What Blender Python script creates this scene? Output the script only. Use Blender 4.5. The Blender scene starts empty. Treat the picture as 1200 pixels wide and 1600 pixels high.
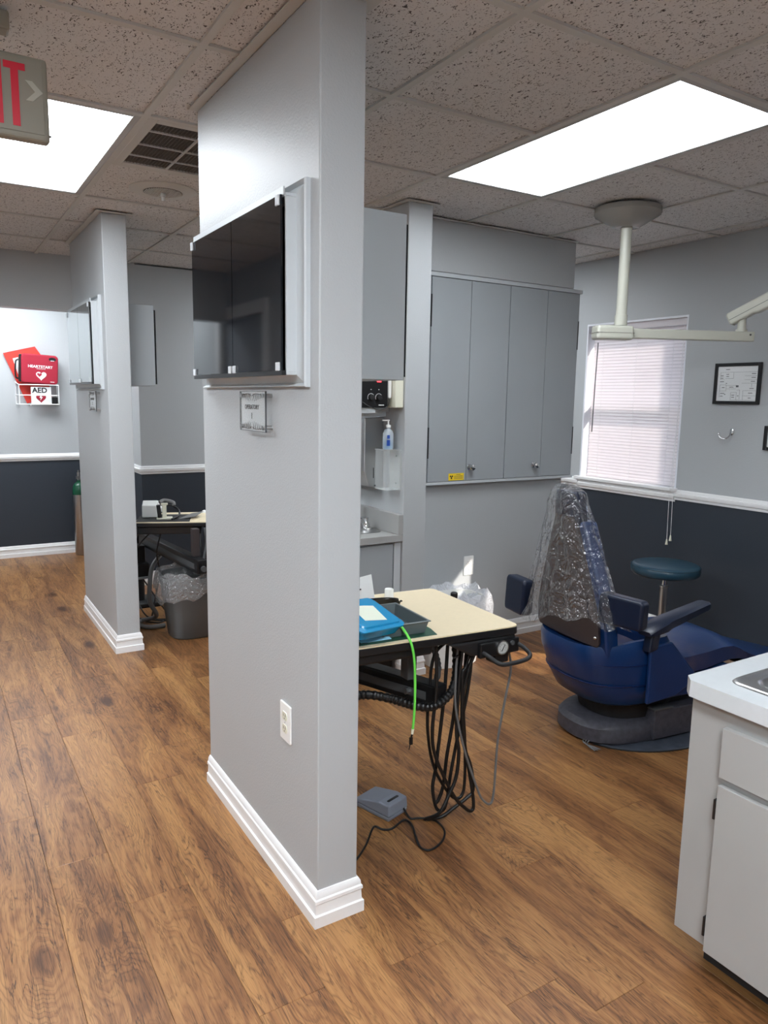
import bpy, bmesh, math, random
from mathutils import Vector, Matrix, noise

# ------------------------------------------------------------------ scene, camera, world, exposure
sc = bpy.context.scene
C = sc.collection
R_ = math.radians
CAM_H = 1.455
F_PX = 1149.43
YAW, PITCH, ROLL = 0.55465, 0.152084, 0.016485
HC = 2.40

cam_d = bpy.data.cameras.new('camera')
cam_d.sensor_fit = 'HORIZONTAL'
cam_d.sensor_width = 36.0
cam_d.lens = 36.0 * F_PX / 1200.0
cam_d.clip_start = 0.05
cam = bpy.data.objects.new('camera', cam_d)
C.objects.link(cam)
fw = Vector((math.sin(YAW) * math.cos(PITCH), math.cos(YAW) * math.cos(PITCH), -math.sin(PITCH)))
rt0 = Vector((math.cos(YAW), -math.sin(YAW), 0))
up0 = rt0.cross(fw)
rt = math.cos(ROLL) * rt0 + math.sin(ROLL) * up0
up = -math.sin(ROLL) * rt0 + math.cos(ROLL) * up0
m = Matrix((rt, up, -fw)).transposed().to_4x4()
m.translation = Vector((0, 0, CAM_H))
cam.matrix_world = m
sc.camera = cam

sc.view_settings.view_transform = 'Standard'
sc.view_settings.look = 'None'
sc.view_settings.gamma = 1.0
sc.view_settings.use_curve_mapping = False
sc.view_settings.exposure = 1.5
sc.cycles.use_denoising = True
sc.cycles.sample_clamp_indirect = 6.0
sc.cycles.max_bounces = 10
sc.cycles.transparent_max_bounces = 24
sc.cycles.caustics_reflective = False
sc.cycles.caustics_refractive = False

LAMP_STRENGTH = 8.5
SUN_STRENGTH = 4.0
SKY_STRENGTH = 0.17

world = bpy.data.worlds.new('sky')
sc.world = world
world.use_nodes = True
wn = world.node_tree
bg = wn.nodes['Background']
sky = wn.nodes.new('ShaderNodeTexSky')
sky.sky_type = 'NISHITA'
sky.sun_disc = False
sky.sun_elevation = R_(36)
sky.sun_rotation = R_(140)
wn.links.new(sky.outputs[0], bg.inputs[0])
bg.inputs[1].default_value = SKY_STRENGTH

sun_d = bpy.data.lights.new('sun', 'SUN')
sun_d.energy = SUN_STRENGTH
sun_d.angle = R_(0.6)
sun_d.color = (1.0, 0.93, 0.84)
sun = bpy.data.objects.new('sun', sun_d)
C.objects.link(sun)
SUN_DIR = Vector((-1.24, 1.62, -1.276)).normalized()
sun.rotation_euler = SUN_DIR.to_track_quat('-Z', 'Y').to_euler()
sun.location = (8, -4, 6)


# ------------------------------------------------------------------ mesh helpers
def V(*a):
    return Vector(a)


def spline(pts, n=8, closed=False):
    P = [Vector(p) for p in pts]
    if len(P) < 3:
        return P
    out = []
    N = len(P)
    rng = range(N) if closed else range(N - 1)
    for i in rng:
        if closed:
            a, b, c, d = P[(i - 1) % N], P[i], P[(i + 1) % N], P[(i + 2) % N]
        else:
            a = P[i - 1] if i > 0 else P[0] * 2 - P[1]
            b, c = P[i], P[i + 1]
            d = P[i + 2] if i + 2 < N else P[-1] * 2 - P[-2]
        for k in range(n):
            t = k / n
            out.append(0.5 * ((2 * b) + (c - a) * t + (2 * a - 5 * b + 4 * c - d) * t * t + (3 * b - a - 3 * c + d) * t ** 3))
    if not closed:
        out.append(P[-1])
    return out


class MB:
    def __init__(self):
        self.v = []
        self.f = []
        self.mi = []
        self.cur = 0

    def face(self, idx):
        self.f.append(tuple(idx))
        self.mi.append(self.cur)

    def box(self, x0, y0, z0, x1, y1, z1, M=None):
        x0, x1 = min(x0, x1), max(x0, x1)
        y0, y1 = min(y0, y1), max(y0, y1)
        z0, z1 = min(z0, z1), max(z0, z1)
        b = len(self.v)
        for p in ((x0, y0, z0), (x1, y0, z0), (x1, y1, z0), (x0, y1, z0), (x0, y0, z1), (x1, y0, z1), (x1, y1, z1), (x0, y1, z1)):
            p = Vector(p)
            self.v.append(M @ p if M else p)
        for q in ((3, 2, 1, 0), (4, 5, 6, 7), (0, 1, 5, 4), (1, 2, 6, 5), (2, 3, 7, 6), (3, 0, 4, 7)):
            self.face([b + i for i in q])
        return self

    def loft(self, rings, cap=True, closed=True):
        b = len(self.v)
        n = len(rings[0])
        for r in rings:
            for p in r:
                self.v.append(Vector(p))
        for i in range(len(rings) - 1):
            for j in range(n if closed else n - 1):
                k = (j + 1) % n
                self.face((b + i * n + j, b + i * n + k, b + (i + 1) * n + k, b + (i + 1) * n + j))
        if cap and closed:
            self.face([b + j for j in reversed(range(n))])
            self.face([b + (len(rings) - 1) * n + j for j in range(n)])
        return self

    def tube(self, pts, r, n=8, closed=False, cap=True):
        P = [Vector(p) for p in pts]
        N = len(P)
        rad = r if callable(r) else (lambda t: r)
        rings = []
        ref = None
        for i in range(N):
            if closed:
                t = P[(i + 1) % N] - P[i - 1]
            else:
                t = P[min(i + 1, N - 1)] - P[max(i - 1, 0)]
            if t.length < 1e-9:
                t = Vector((0, 0, 1))
            t.normalize()
            if ref is None:
                ref = Vector((0, 0, 1)) if abs(t.z) < 0.9 else Vector((1, 0, 0))
            u = ref - t * ref.dot(t)
            if u.length < 1e-6:
                u = t.orthogonal()
            u.normalize()
            w = t.cross(u)
            ref = u
            rr = rad(i / max(1, N - 1))
            rings.append([P[i] + (u * math.cos(2 * math.pi * k / n) + w * math.sin(2 * math.pi * k / n)) * rr for k in range(n)])
        if closed:
            rings.append(rings[0])
            self.loft(rings, cap=False)
        else:
            self.loft(rings, cap=cap)
        return self

    def cyl(self, p0, p1, r0, r1=None, n=20):
        r1 = r0 if r1 is None else r1
        return self.tube([p0, p1], lambda t: r0 + (r1 - r0) * t, n)

    def lathe(self, prof, c=(0, 0, 0), n=28, M=None, cap=True, sx=1.0, sy=1.0):
        rings = []
        for r, z in prof:
            ring = []
            for k in range(n):
                a = 2 * math.pi * k / n
                p = Vector((r * sx * math.cos(a), r * sy * math.sin(a), z))
                if M:
                    p = M @ p
                ring.append(p + Vector(c))
            rings.append(ring)
        return self.loft(rings, cap=cap)

    def prism(self, poly, z0, z1, M=None):
        a = [Vector((p[0], p[1], z0)) for p in poly]
        b = [Vector((p[0], p[1], z1)) for p in poly]
        if M:
            a = [M @ p for p in a]
            b = [M @ p for p in b]
        return self.loft([a, b])

    def sphere(self, c, r, n=12, s=(1, 1, 1)):
        prof = [(max(1e-4, r * math.sin(math.pi * i / n)), -r * math.cos(math.pi * i / n)) for i in range(n + 1)]
        M = Matrix.Diagonal((s[0], s[1], s[2])).to_4x4()
        return self.lathe(prof, c, n * 2, M)

    def build(self, name, mat, parent=None, bevel=0, seg=2, smooth=None, local=False, world_shift=True):
        v = self.v
        if parent is not None and not local:
            o = origin_of(parent)
            v = [p - o for p in v]
        me = bpy.data.meshes.new(name)
        me.from_pydata([tuple(p) for p in v], [], self.f)
        mats = mat if isinstance(mat, (list, tuple)) else [mat]
        for q in mats:
            me.materials.append(q)
        if len(mats) > 1:
            me.polygons.foreach_set('material_index', self.mi)
        bm = bmesh.new()
        bm.from_mesh(me)
        bmesh.ops.recalc_face_normals(bm, faces=bm.faces)
        bm.to_mesh(me)
        bm.free()
        if smooth:
            me.polygons.foreach_set('use_smooth', [True] * len(me.polygons))
            me.set_sharp_from_angle(angle=R_(smooth))
        ob = bpy.data.objects.new(name, me)
        C.objects.link(ob)
        if parent is not None:
            ob.parent = parent
        if bevel:
            b = ob.modifiers.new('bevel', 'BEVEL')
            b.width = bevel
            b.segments = seg
            b.limit_method = 'ANGLE'
            b.angle_limit = R_(40)
        return ob


ROT = {}


def origin_of(o):
    p = Vector((0, 0, 0))
    while o is not None:
        p = p + o.location
        o = o.parent
    return p


def mesh_obj(name, me, mat=None, parent=None, loc=(0, 0, 0)):
    ob = bpy.data.objects.new(name, me)
    C.objects.link(ob)
    ob.parent = parent
    ob.location = loc
    return ob


def tag(o, label=None, cat=None, group=None, kind=None):
    if label:
        o['label'] = label
    if cat:
        o['category'] = cat
    if group:
        o['group'] = group
    if kind:
        o['kind'] = kind
    return o


def thing(name, label, cat, loc=(0, 0, 0), rotz=0.0, group=None):
    o = bpy.data.objects.new(name, None)
    C.objects.link(o)
    o.location = loc
    o.rotation_euler = (0, 0, rotz)
    o.empty_display_size = 0.05
    return tag(o, label, cat, group)


def struct(mb, name, mat, **kw):
    o = mb.build(name, mat, **kw)
    o['kind'] = 'structure'
    return o


def text_mb(s, size, origin, right, upv, depth=0.0008, bold=0.0, align='CENTER', sx=1.0):
    cu = bpy.data.curves.new('lettering', 'FONT')
    cu.body = s
    cu.size = size
    cu.align_x = align
    cu.align_y = 'CENTER'
    cu.extrude = depth
    cu.offset = bold
    cu.resolution_u = 3
    ob = bpy.data.objects.new('lettering', cu)
    me = bpy.data.meshes.new_from_object(ob)
    mb = MB()
    rv, uv = Vector(right).normalized(), Vector(upv).normalized()
    nv = rv.cross(uv)
    o = Vector(origin)
    for vv in me.vertices:
        mb.v.append(o + rv * vv.co.x * sx + uv * vv.co.y + nv * vv.co.z)
    for p in me.polygons:
        mb.face(list(p.vertices))
    bpy.data.objects.remove(ob)
    bpy.data.curves.remove(cu)
    bpy.data.meshes.remove(me)
    return mb


def rrect(x0, y0, x1, y1, r, n=5):
    pts = []
    for cx, cy, a0 in ((x1 - r, y0 + r, -90), (x1 - r, y1 - r, 0), (x0 + r, y1 - r, 90), (x0 + r, y0 + r, 180)):
        for k in range(n + 1):
            a = R_(a0 + 90 * k / n)
            pts.append((cx + r * math.cos(a), cy + r * math.sin(a)))
    return pts


def frame3(o, x, y):
    x = Vector(x).normalized()
    y = Vector(y).normalized()
    z = x.cross(y)
    M = Matrix((x, y, z)).transposed().to_4x4()
    M.translation = Vector(o)
    return M


def moulding(mb, path, prof, side=1, ends=True):
    """sweep a (out, z) profile along a plan path with mitred corners"""
    P = [Vector((p[0], p[1])) for p in path]
    rings = []
    for i, p in enumerate(P):
        dirs = []
        if i > 0:
            dirs.append((p - P[i - 1]).normalized())
        if i < len(P) - 1:
            dirs.append((P[i + 1] - p).normalized())
        ns = [Vector((d.y, -d.x)) * side for d in dirs]
        if len(ns) == 1:
            off = ns[0]
        else:
            s = ns[0] + ns[1]
            off = s / max(1e-6, s.dot(ns[0]))
        rings.append([Vector((p.x + off.x * o, p.y + off.y * o, z)) for o, z in prof])
    mb.loft(rings)
    return mb


# ------------------------------------------------------------------ materials
def lin(c):
    return tuple((x / 255 / 12.92 if x / 255 <= 0.04045 else ((x / 255 + 0.055) / 1.055) ** 2.4) for x in c) + (1.0,)


def mat(name, col, rough=0.5, metal=0.0, spec=0.5, bump=None, var=None, **kw):
    m_ = bpy.data.materials.new(name)
    m_.use_nodes = True
    nt = m_.node_tree
    p = nt.nodes['Principled BSDF']
    c = lin(col)
    p.inputs['Base Color'].default_value = c
    p.inputs['Roughness'].default_value = rough
    p.inputs['Metallic'].default_value = metal
    p.inputs['Specular IOR Level'].default_value = spec
    for k, v in kw.items():
        p.inputs[k.replace('_', ' ')].default_value = v
    if bump or var:
        tc = nt.nodes.new('ShaderNodeTexCoord')
    if bump:
        sc_, st, dist = bump
        nz = nt.nodes.new('ShaderNodeTexNoise')
        nz.inputs['Scale'].default_value = sc_
        nz.inputs['Detail'].default_value = 3
        nt.links.new(tc.outputs['Object'], nz.inputs['Vector'])
        bp = nt.nodes.new('ShaderNodeBump')
        bp.inputs['Strength'].default_value = st
        bp.inputs['Distance'].default_value = dist
        nt.links.new(nz.outputs['Fac'], bp.inputs['Height'])
        nt.links.new(bp.outputs['Normal'], p.inputs['Normal'])
    if var:
        sc_, amt = var
        nz = nt.nodes.new('ShaderNodeTexNoise')
        nz.inputs['Scale'].default_value = sc_
        nz.inputs['Detail'].default_value = 4
        nt.links.new(tc.outputs['Object'], nz.inputs['Vector'])
        rp = nt.nodes.new('ShaderNodeValToRGB')
        rp.color_ramp.elements[0].position = 0.3
        rp.color_ramp.elements[1].position = 0.7
        rp.color_ramp.elements[0].color = tuple(x * (1 - amt) for x in c[:3]) + (1,)
        rp.color_ramp.elements[1].color = tuple(min(1, x * (1 + amt)) for x in c[:3]) + (1,)
        nt.links.new(nz.outputs['Fac'], rp.inputs['Fac'])
        nt.links.new(rp.outputs['Color'], p.inputs['Base Color'])
    return m_


def emit_mat(name, col, strength):
    m_ = bpy.data.materials.new(name)
    m_.use_nodes = True
    nt = m_.node_tree
    p = nt.nodes['Principled BSDF']
    p.inputs['Base Color'].default_value = lin(col)
    p.inputs['Emission Color'].default_value = lin(col)
    p.inputs['Emission Strength'].default_value = strength
    return m_


def film_mat(name, col, alpha, rough=0.12, bump=None, clear=True):
    """thin clear plastic / glass: transparent mixed with a glossy sheen"""
    m_ = bpy.data.materials.new(name)
    m_.use_nodes = True
    nt = m_.node_tree
    for n in list(nt.nodes):
        if n.type != 'OUTPUT_MATERIAL':
            nt.nodes.remove(n)
    out = [n for n in nt.nodes if n.type == 'OUTPUT_MATERIAL'][0]
    tr = nt.nodes.new('ShaderNodeBsdfTransparent')
    pr = nt.nodes.new('ShaderNodeBsdfPrincipled')
    pr.inputs['Base Color'].default_value = lin(col)
    pr.inputs['Roughness'].default_value = rough
    pr.inputs['Specular IOR Level'].default_value = 0.6
    mx = nt.nodes.new('ShaderNodeMixShader')
    lw = nt.nodes.new('ShaderNodeLayerWeight')
    lw.inputs['Blend'].default_value = 0.25
    mr = nt.nodes.new('ShaderNodeMapRange')
    mr.inputs['To Min'].default_value = alpha
    mr.inputs['To Max'].default_value = min(1, alpha + 0.45)
    nt.links.new(lw.outputs['Facing'], mr.inputs['Value'])
    nt.links.new(mr.outputs['Result'], mx.inputs['Fac'])
    nt.links.new(tr.outputs[0], mx.inputs[1])
    nt.links.new(pr.outputs[0], mx.inputs[2])
    nt.links.new(mx.outputs[0], out.inputs[0])
    if bump:
        sc_, st, dist = bump
        tc = nt.nodes.new('ShaderNodeTexCoord')
        nz = nt.nodes.new('ShaderNodeTexNoise')
        nz.inputs['Scale'].default_value = sc_
        nz.inputs['Detail'].default_value = 3
        nz.inputs['Distortion'].default_value = 1.2
        nt.links.new(tc.outputs['Object'], nz.inputs['Vector'])
        bp = nt.nodes.new('ShaderNodeBump')
        bp.inputs['Strength'].default_value = st
        bp.inputs['Distance'].default_value = dist
        nt.links.new(nz.outputs['Fac'], bp.inputs['Height'])
        nt.links.new(bp.outputs['Normal'], pr.inputs['Normal'])
        nt.links.new(bp.outputs['Normal'], lw.inputs['Normal'])
    return m_


def gloss_film(name, haze, lo, hi, rough, bump):
    """clear crinkled film: transparent, a thin milky haze and sharp sheen towards grazing angles"""
    m_ = bpy.data.materials.new(name)
    m_.use_nodes = True
    nt = m_.node_tree
    for n in list(nt.nodes):
        if n.type != 'OUTPUT_MATERIAL':
            nt.nodes.remove(n)
    out = [n for n in nt.nodes if n.type == 'OUTPUT_MATERIAL'][0]
    N, L = nt.nodes.new, nt.links.new
    tc = N('ShaderNodeTexCoord')
    nz = N('ShaderNodeTexNoise')
    nz.inputs['Scale'].default_value = bump[0]
    nz.inputs['Detail'].default_value = 2
    nz.inputs['Distortion'].default_value = 1.5
    L(tc.outputs['Object'], nz.inputs['Vector'])
    bp = N('ShaderNodeBump')
    bp.inputs['Strength'].default_value = bump[1]
    bp.inputs['Distance'].default_value = bump[2]
    L(nz.outputs['Fac'], bp.inputs['Height'])
    tr = N('ShaderNodeBsdfTransparent')
    di = N('ShaderNodeBsdfTranslucent')
    di.inputs[0].default_value = (0.9, 0.92, 0.95, 1)
    df = N('ShaderNodeBsdfDiffuse')
    df.inputs[0].default_value = (0.9, 0.92, 0.95, 1)
    ad = N('ShaderNodeMixShader')
    L(di.outputs[0], ad.inputs[1])
    L(df.outputs[0], ad.inputs[2])
    m1 = N('ShaderNodeMixShader')
    m1.inputs[0].default_value = haze
    L(tr.outputs[0], m1.inputs[1])
    L(ad.outputs[0], m1.inputs[2])
    gl = N('ShaderNodeBsdfGlossy')
    gl.inputs['Roughness'].default_value = rough
    L(bp.outputs['Normal'], gl.inputs['Normal'])
    lw = N('ShaderNodeLayerWeight')
    lw.inputs['Blend'].default_value = 0.5
    L(bp.outputs['Normal'], lw.inputs['Normal'])
    pw = N('ShaderNodeMath')
    pw.operation = 'POWER'
    pw.inputs[1].default_value = 2.2
    L(lw.outputs['Facing'], pw.inputs[0])
    mr = N('ShaderNodeMapRange')
    mr.inputs['To Min'].default_value = lo
    mr.inputs['To Max'].default_value = hi
    L(pw.outputs[0], mr.inputs['Value'])
    m2 = N('ShaderNodeMixShader')
    L(mr.outputs['Result'], m2.inputs[0])
    L(m1.outputs[0], m2.inputs[1])
    L(gl.outputs[0], m2.inputs[2])
    L(m2.outputs[0], out.inputs[0])
    return m_


def wall_mat(name, col, dark=None, split=0.9):
    m_ = mat(name, col, 0.42, spec=0.35, bump=(170, 0.25, 0.003))
    if dark:
        nt = m_.node_tree
        p = nt.nodes['Principled BSDF']
        g = nt.nodes.new('ShaderNodeNewGeometry')
        sx = nt.nodes.new('ShaderNodeSeparateXYZ')
        nt.links.new(g.outputs['Position'], sx.inputs[0])
        lt = nt.nodes.new('ShaderNodeMath')
        lt.operation = 'LESS_THAN'
        lt.inputs[1].default_value = split
        nt.links.new(sx.outputs['Z'], lt.inputs[0])
        mx = nt.nodes.new('ShaderNodeMix')
        mx.data_type = 'RGBA'
        mx.inputs[6].default_value = lin(col)
        mx.inputs[7].default_value = lin(dark)
        nt.links.new(lt.outputs[0], mx.inputs[0])
        nt.links.new(mx.outputs[2], p.inputs['Base Color'])
    return m_


def wood_mat():
    m_ = bpy.data.materials.new('plank_wood')
    m_.use_nodes = True
    nt = m_.node_tree
    L = nt.links.new
    p = nt.nodes['Principled BSDF']
    N = nt.nodes.new

    def math_(op, a, b=None, c=None):
        n = N('ShaderNodeMath')
        n.operation = op
        for i, x in enumerate((a, b, c)):
            if x is None:
                continue
            if isinstance(x, (int, float)):
                n.inputs[i].default_value = x
            else:
                L(x, n.inputs[i])
        return n.outputs[0]

    tc = N('ShaderNodeTexCoord')
    oi = N('ShaderNodeObjectInfo')
    off = N('ShaderNodeCombineXYZ')
    L(math_('MULTIPLY', oi.outputs['Random'], 37.0), off.inputs[0])
    L(math_('MULTIPLY', oi.outputs['Random'], 91.0), off.inputs[1])
    add = N('ShaderNodeVectorMath')
    add.operation = 'ADD'
    L(tc.outputs['Object'], add.inputs[0])
    L(off.outputs[0], add.inputs[1])
    P = add.outputs[0]

    def mapping(sx, sy):
        mp = N('ShaderNodeMapping')
        mp.inputs['Scale'].default_value = (sx, sy, 1)
        L(P, mp.inputs[0])
        return mp.outputs[0]

    def nz(vec, scale, detail=4, dist=0.0, rough=0.55):
        n = N('ShaderNodeTexNoise')
        n.inputs['Scale'].default_value = scale
        n.inputs['Detail'].default_value = detail
        n.inputs['Distortion'].default_value = dist
        n.inputs['Roughness'].default_value = rough
        L(vec, n.inputs['Vector'])
        return n.outputs['Fac']

    # knots
    vo = N('ShaderNodeTexVoronoi')
    vo.inputs['Scale'].default_value = 1.0
    L(mapping(4.2, 1.9), vo.inputs['Vector'])
    kd = vo.outputs['Distance']
    knot = N('ShaderNodeMapRange')
    knot.inputs['From Min'].default_value = 0.03
    knot.inputs['From Max'].default_value = 0.17
    knot.inputs['To Min'].default_value = 1.0
    knot.inputs['To Max'].default_value = 0.0
    L(kd, knot.inputs['Value'])
    swirl = N('ShaderNodeMapRange')
    swirl.inputs['From Min'].default_value = 0.0
    swirl.inputs['From Max'].default_value = 0.5
    swirl.inputs['To Min'].default_value = 1.0
    swirl.inputs['To Max'].default_value = 0.0
    swirl.interpolation_type = 'SMOOTHSTEP'
    L(kd, swirl.inputs['Value'])
    broad = nz(mapping(5.5, 1.1), 1.0, 3, 0.6)
    warp = nz(mapping(14, 2.2), 1.0, 3, 0.4)
    # growth rings: phase from x, broad noise and the pull of knots
    sep = N('ShaderNodeSeparateXYZ')
    L(P, sep.inputs[0])
    phase = math_('ADD', math_('MULTIPLY', sep.outputs[0], 170.0), math_('MULTIPLY', broad, 62.0))
    phase = math_('ADD', phase, math_('MULTIPLY', warp, 12.0))
    phase = math_('ADD', phase, math_('MULTIPLY', swirl.outputs[0], 34.0))
    ring = math_('MULTIPLY_ADD', math_('SINE', phase), 0.5, 0.5)
    ring = math_('MULTIPLY', math_('POWER', ring, 2.2), math_('MULTIPLY_ADD', warp, 1.6, -0.3))
    fine = nz(mapping(260, 9), 1.0, 2, 0.2)
    streak = nz(mapping(8, 1.1), 1.0, 5, 1.2, 0.6)
    ramp = N('ShaderNodeValToRGB')
    e = ramp.color_ramp.elements
    e[0].position = 0.22
    e[0].color = lin((70, 43, 26))
    e[1].position = 0.78
    e[1].color = lin((164, 120, 74))
    e.new(0.42).color = lin((112, 74, 45))
    e.new(0.58).color = lin((138, 95, 58))
    tone = math_('ADD', math_('MULTIPLY_ADD', streak, 1.0, -0.05), math_('MULTIPLY', oi.outputs['Random'], 0.13))
    tone = math_('ADD', tone, math_('MULTIPLY', broad, 0.16))
    tone = math_('SUBTRACT', tone, math_('MULTIPLY', ring, 0.17))
    tone = math_('SUBTRACT', tone, math_('MULTIPLY', knot.outputs[0], 0.48))
    tone = math_('ADD', tone, math_('MULTIPLY', math_('SUBTRACT', fine, 0.5), 0.34))
    L(math_('ADD', tone, 0.05), ramp.inputs['Fac'])
    # thin dark cracks along the grain, gathered where the wood is darker or near knots
    def lines(sx, sy, width, dist):
        ck = nz(mapping(sx, sy), 1.0, 4, dist, 0.6)
        r_ = N('ShaderNodeMapRange')
        r_.inputs['From Min'].default_value = width
        r_.inputs['From Max'].default_value = 0.0
        L(math_('ABSOLUTE', math_('SUBTRACT', ck, 0.5)), r_.inputs['Value'])
        return r_.outputs[0]
    gate = N('ShaderNodeMapRange')
    gate.inputs['From Min'].default_value = 0.48
    gate.inputs['From Max'].default_value = 0.58
    L(math_('ADD', math_('SUBTRACT', 1.0, streak), math_('MULTIPLY', swirl.outputs[0], 0.16)), gate.inputs['Value'])
    ln1 = math_('MULTIPLY', lines(22, 1.5, 0.024, 2.2), gate.outputs[0])
    ln2 = math_('MULTIPLY', lines(75, 4.0, 0.035, 0.9), 0.5)
    ph2 = math_('ADD', math_('MULTIPLY', sep.outputs[0], 420.0), math_('ADD', math_('MULTIPLY', broad, 150.0), math_('MULTIPLY', swirl.outputs[0], 80.0)))
    ph2 = math_('ADD', ph2, math_('MULTIPLY', warp, 22.0))
    ring2 = math_('POWER', math_('MULTIPLY_ADD', math_('SINE', ph2), 0.5, 0.5), 5.0)
    gate2 = N('ShaderNodeMapRange')
    gate2.inputs['From Min'].default_value = 0.42
    gate2.inputs['From Max'].default_value = 0.60
    L(nz(mapping(6, 1.4), 1.0, 2, 0.5), gate2.inputs['Value'])
    ln2 = math_('ADD', ln2, math_('MULTIPLY', math_('MULTIPLY', ring2, gate2.outputs[0]), 0.42))
    both = math_('MINIMUM', math_('ADD', math_('MULTIPLY', ln1, 0.85), ln2), 0.9)
    mx = N('ShaderNodeMix')
    mx.data_type = 'RGBA'
    L(both, mx.inputs[0])
    L(ramp.outputs['Color'], mx.inputs[6])
    mx.inputs[7].default_value = lin((60, 36, 22))
    L(mx.outputs[2], p.inputs['Base Color'])
    p.inputs['Roughness'].default_value = 0.38
    p.inputs['Specular IOR Level'].default_value = 0.4
    bp = N('ShaderNodeBump')
    bp.inputs['Strength'].default_value = 0.12
    bp.inputs['Distance'].default_value = 0.002
    L(math_('ADD', ring, fine), bp.inputs['Height'])
    L(bp.outputs['Normal'], p.inputs['Normal'])
    return m_


def tile_mat():
    m_ = bpy.data.materials.new('fissured_tile')
    m_.use_nodes = True
    nt = m_.node_tree
    L = nt.links.new
    N = nt.nodes.new
    p = nt.nodes['Principled BSDF']
    tc = N('ShaderNodeTexCoord')
    oi = N('ShaderNodeObjectInfo')
    sc_ = N('ShaderNodeVectorMath')
    sc_.operation = 'MULTIPLY_ADD'
    L(oi.outputs['Random'], sc_.inputs[0])
    sc_.inputs[1].default_value = (31, 57, 0)
    L(tc.outputs['Object'], sc_.inputs[2])
    mp = N('ShaderNodeMapping')
    mp.inputs['Scale'].default_value = (1.5, 0.85, 1)
    mp.inputs['Rotation'].default_value = (0, 0, 0.5)
    L(sc_.outputs[0], mp.inputs[0])
    n1 = N('ShaderNodeTexNoise')
    n1.inputs['Scale'].default_value = 78
    n1.inputs['Detail'].default_value = 1.5
    n1.inputs['Distortion'].default_value = 1.6
    L(mp.outputs[0], n1.inputs['Vector'])
    r1 = N('ShaderNodeValToRGB')
    r1.color_ramp.elements[0].position = 0.345
    r1.color_ramp.elements[0].color = (0, 0, 0, 1)
    r1.color_ramp.elements[1].position = 0.38
    L(n1.outputs['Fac'], r1.inputs['Fac'])
    n2 = N('ShaderNodeTexVoronoi')
    n2.inputs['Scale'].default_value = 150
    L(sc_.outputs[0], n2.inputs['Vector'])
    r2 = N('ShaderNodeValToRGB')
    r2.color_ramp.elements[0].position = 0.10
    r2.color_ramp.elements[0].color = (0.25, 0.25, 0.25, 1)
    r2.color_ramp.elements[1].position = 0.17
    L(n2.outputs['Distance'], r2.inputs['Fac'])
    mul = N('ShaderNodeMath')
    mul.operation = 'MULTIPLY'
    L(r1.outputs['Color'], mul.inputs[0])
    L(r2.outputs['Color'], mul.inputs[1])
    mx = N('ShaderNodeMix')
    mx.data_type = 'RGBA'
    mx.inputs[6].default_value = lin((88, 85, 84))
    mx.inputs[7].default_value = lin((212, 211, 210))
    L(mul.outputs[0], mx.inputs[0])
    L(mx.outputs[2], p.inputs['Base Color'])
    bp = N('ShaderNodeBump')
    bp.inputs['Strength'].default_value = 0.5
    bp.inputs['Distance'].default_value = 0.002
    L(mul.outputs[0], bp.inputs['Height'])
    L(bp.outputs['Normal'], p.inputs['Normal'])
    p.inputs['Roughness'].default_value = 0.95
    p.inputs['Specular IOR Level'].default_value = 0.1
    return m_


def diffuser_mat(k=1.0):
    m_ = bpy.data.materials.new('prismatic_diffuser')
    m_.use_nodes = True
    nt = m_.node_tree
    L = nt.links.new
    N = nt.nodes.new
    p = nt.nodes['Principled BSDF']
    tc = N('ShaderNodeTexCoord')
    ck = N('ShaderNodeTexVoronoi')
    ck.inputs['Scale'].default_value = 110
    ck.inputs['Randomness'].default_value = 0.0
    L(tc.outputs['Object'], ck.inputs['Vector'])
    mr = N('ShaderNodeMapRange')
    mr.inputs['From Max'].default_value = 0.6
    mr.inputs['To Min'].default_value = LAMP_STRENGTH * k * 1.04
    mr.inputs['To Max'].default_value = LAMP_STRENGTH * k * 0.94
    L(ck.outputs['Distance'], mr.inputs['Value'])
    p.inputs['Base Color'].default_value = lin((225, 230, 232))
    p.inputs['Emission Color'].default_value = lin((240, 247, 253))
    L(mr.outputs['Result'], p.inputs['Emission Strength'])
    return m_


WALL = (175, 178, 180)
DARK = (50, 56, 64)
M = {}
M['wall'] = wall_mat('grey_wall_paint', WALL)
M['wall2'] = wall_mat('two_tone_wall_paint', WALL, DARK, 0.895)
M['wood'] = wood_mat()
M['subfloor'] = mat('subfloor', (40, 26, 18), 0.9)
M['tile'] = tile_mat()
M['grid'] = mat('grid_metal', (194, 194, 190), 0.6)
M['trim'] = mat('white_trim_paint', (232, 232, 232), 0.35, bump=(60, 0.08, 0.002))
M['white'] = mat('white_plastic', (235, 235, 232), 0.4)
M['frame_white'] = mat('window_white', (226, 228, 234), 0.4)
M['lampframe'] = mat('lamp_frame', (170, 170, 168), 0.4)
M['greylam'] = mat('grey_laminate', (158, 163, 166), 0.38, spec=0.4, var=(3, 0.03))
M['greylam2'] = mat('grey_laminate_cabinet', (158, 158, 156), 0.42, var=(4, 0.04))
M['counter'] = mat('pale_grey_worktop', (194, 198, 201), 0.32, var=(40, 0.02))
M['kick'] = mat('black_toe_kick', (38, 38, 40), 0.6)
M['black'] = mat('black_plastic', (18, 18, 20), 0.35)
M['blackmatte'] = mat('black_matte', (22, 22, 24), 0.6)
M['rubber'] = mat('black_rubber', (16, 16, 17), 0.45)
M['darkgrey'] = mat('dark_grey_plastic', (74, 76, 78), 0.5)
M['bin'] = mat('charcoal_bin_plastic', (98, 101, 102), 0.48, bump=(200, 0.08, 0.001))
M['filter'] = mat('filter_pad', (112, 106, 100), 0.8)
M['hose'] = mat('grey_hose', (104, 104, 104), 0.5)
M['steel'] = mat('brushed_steel', (186, 186, 186), 0.3, 1.0)
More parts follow.
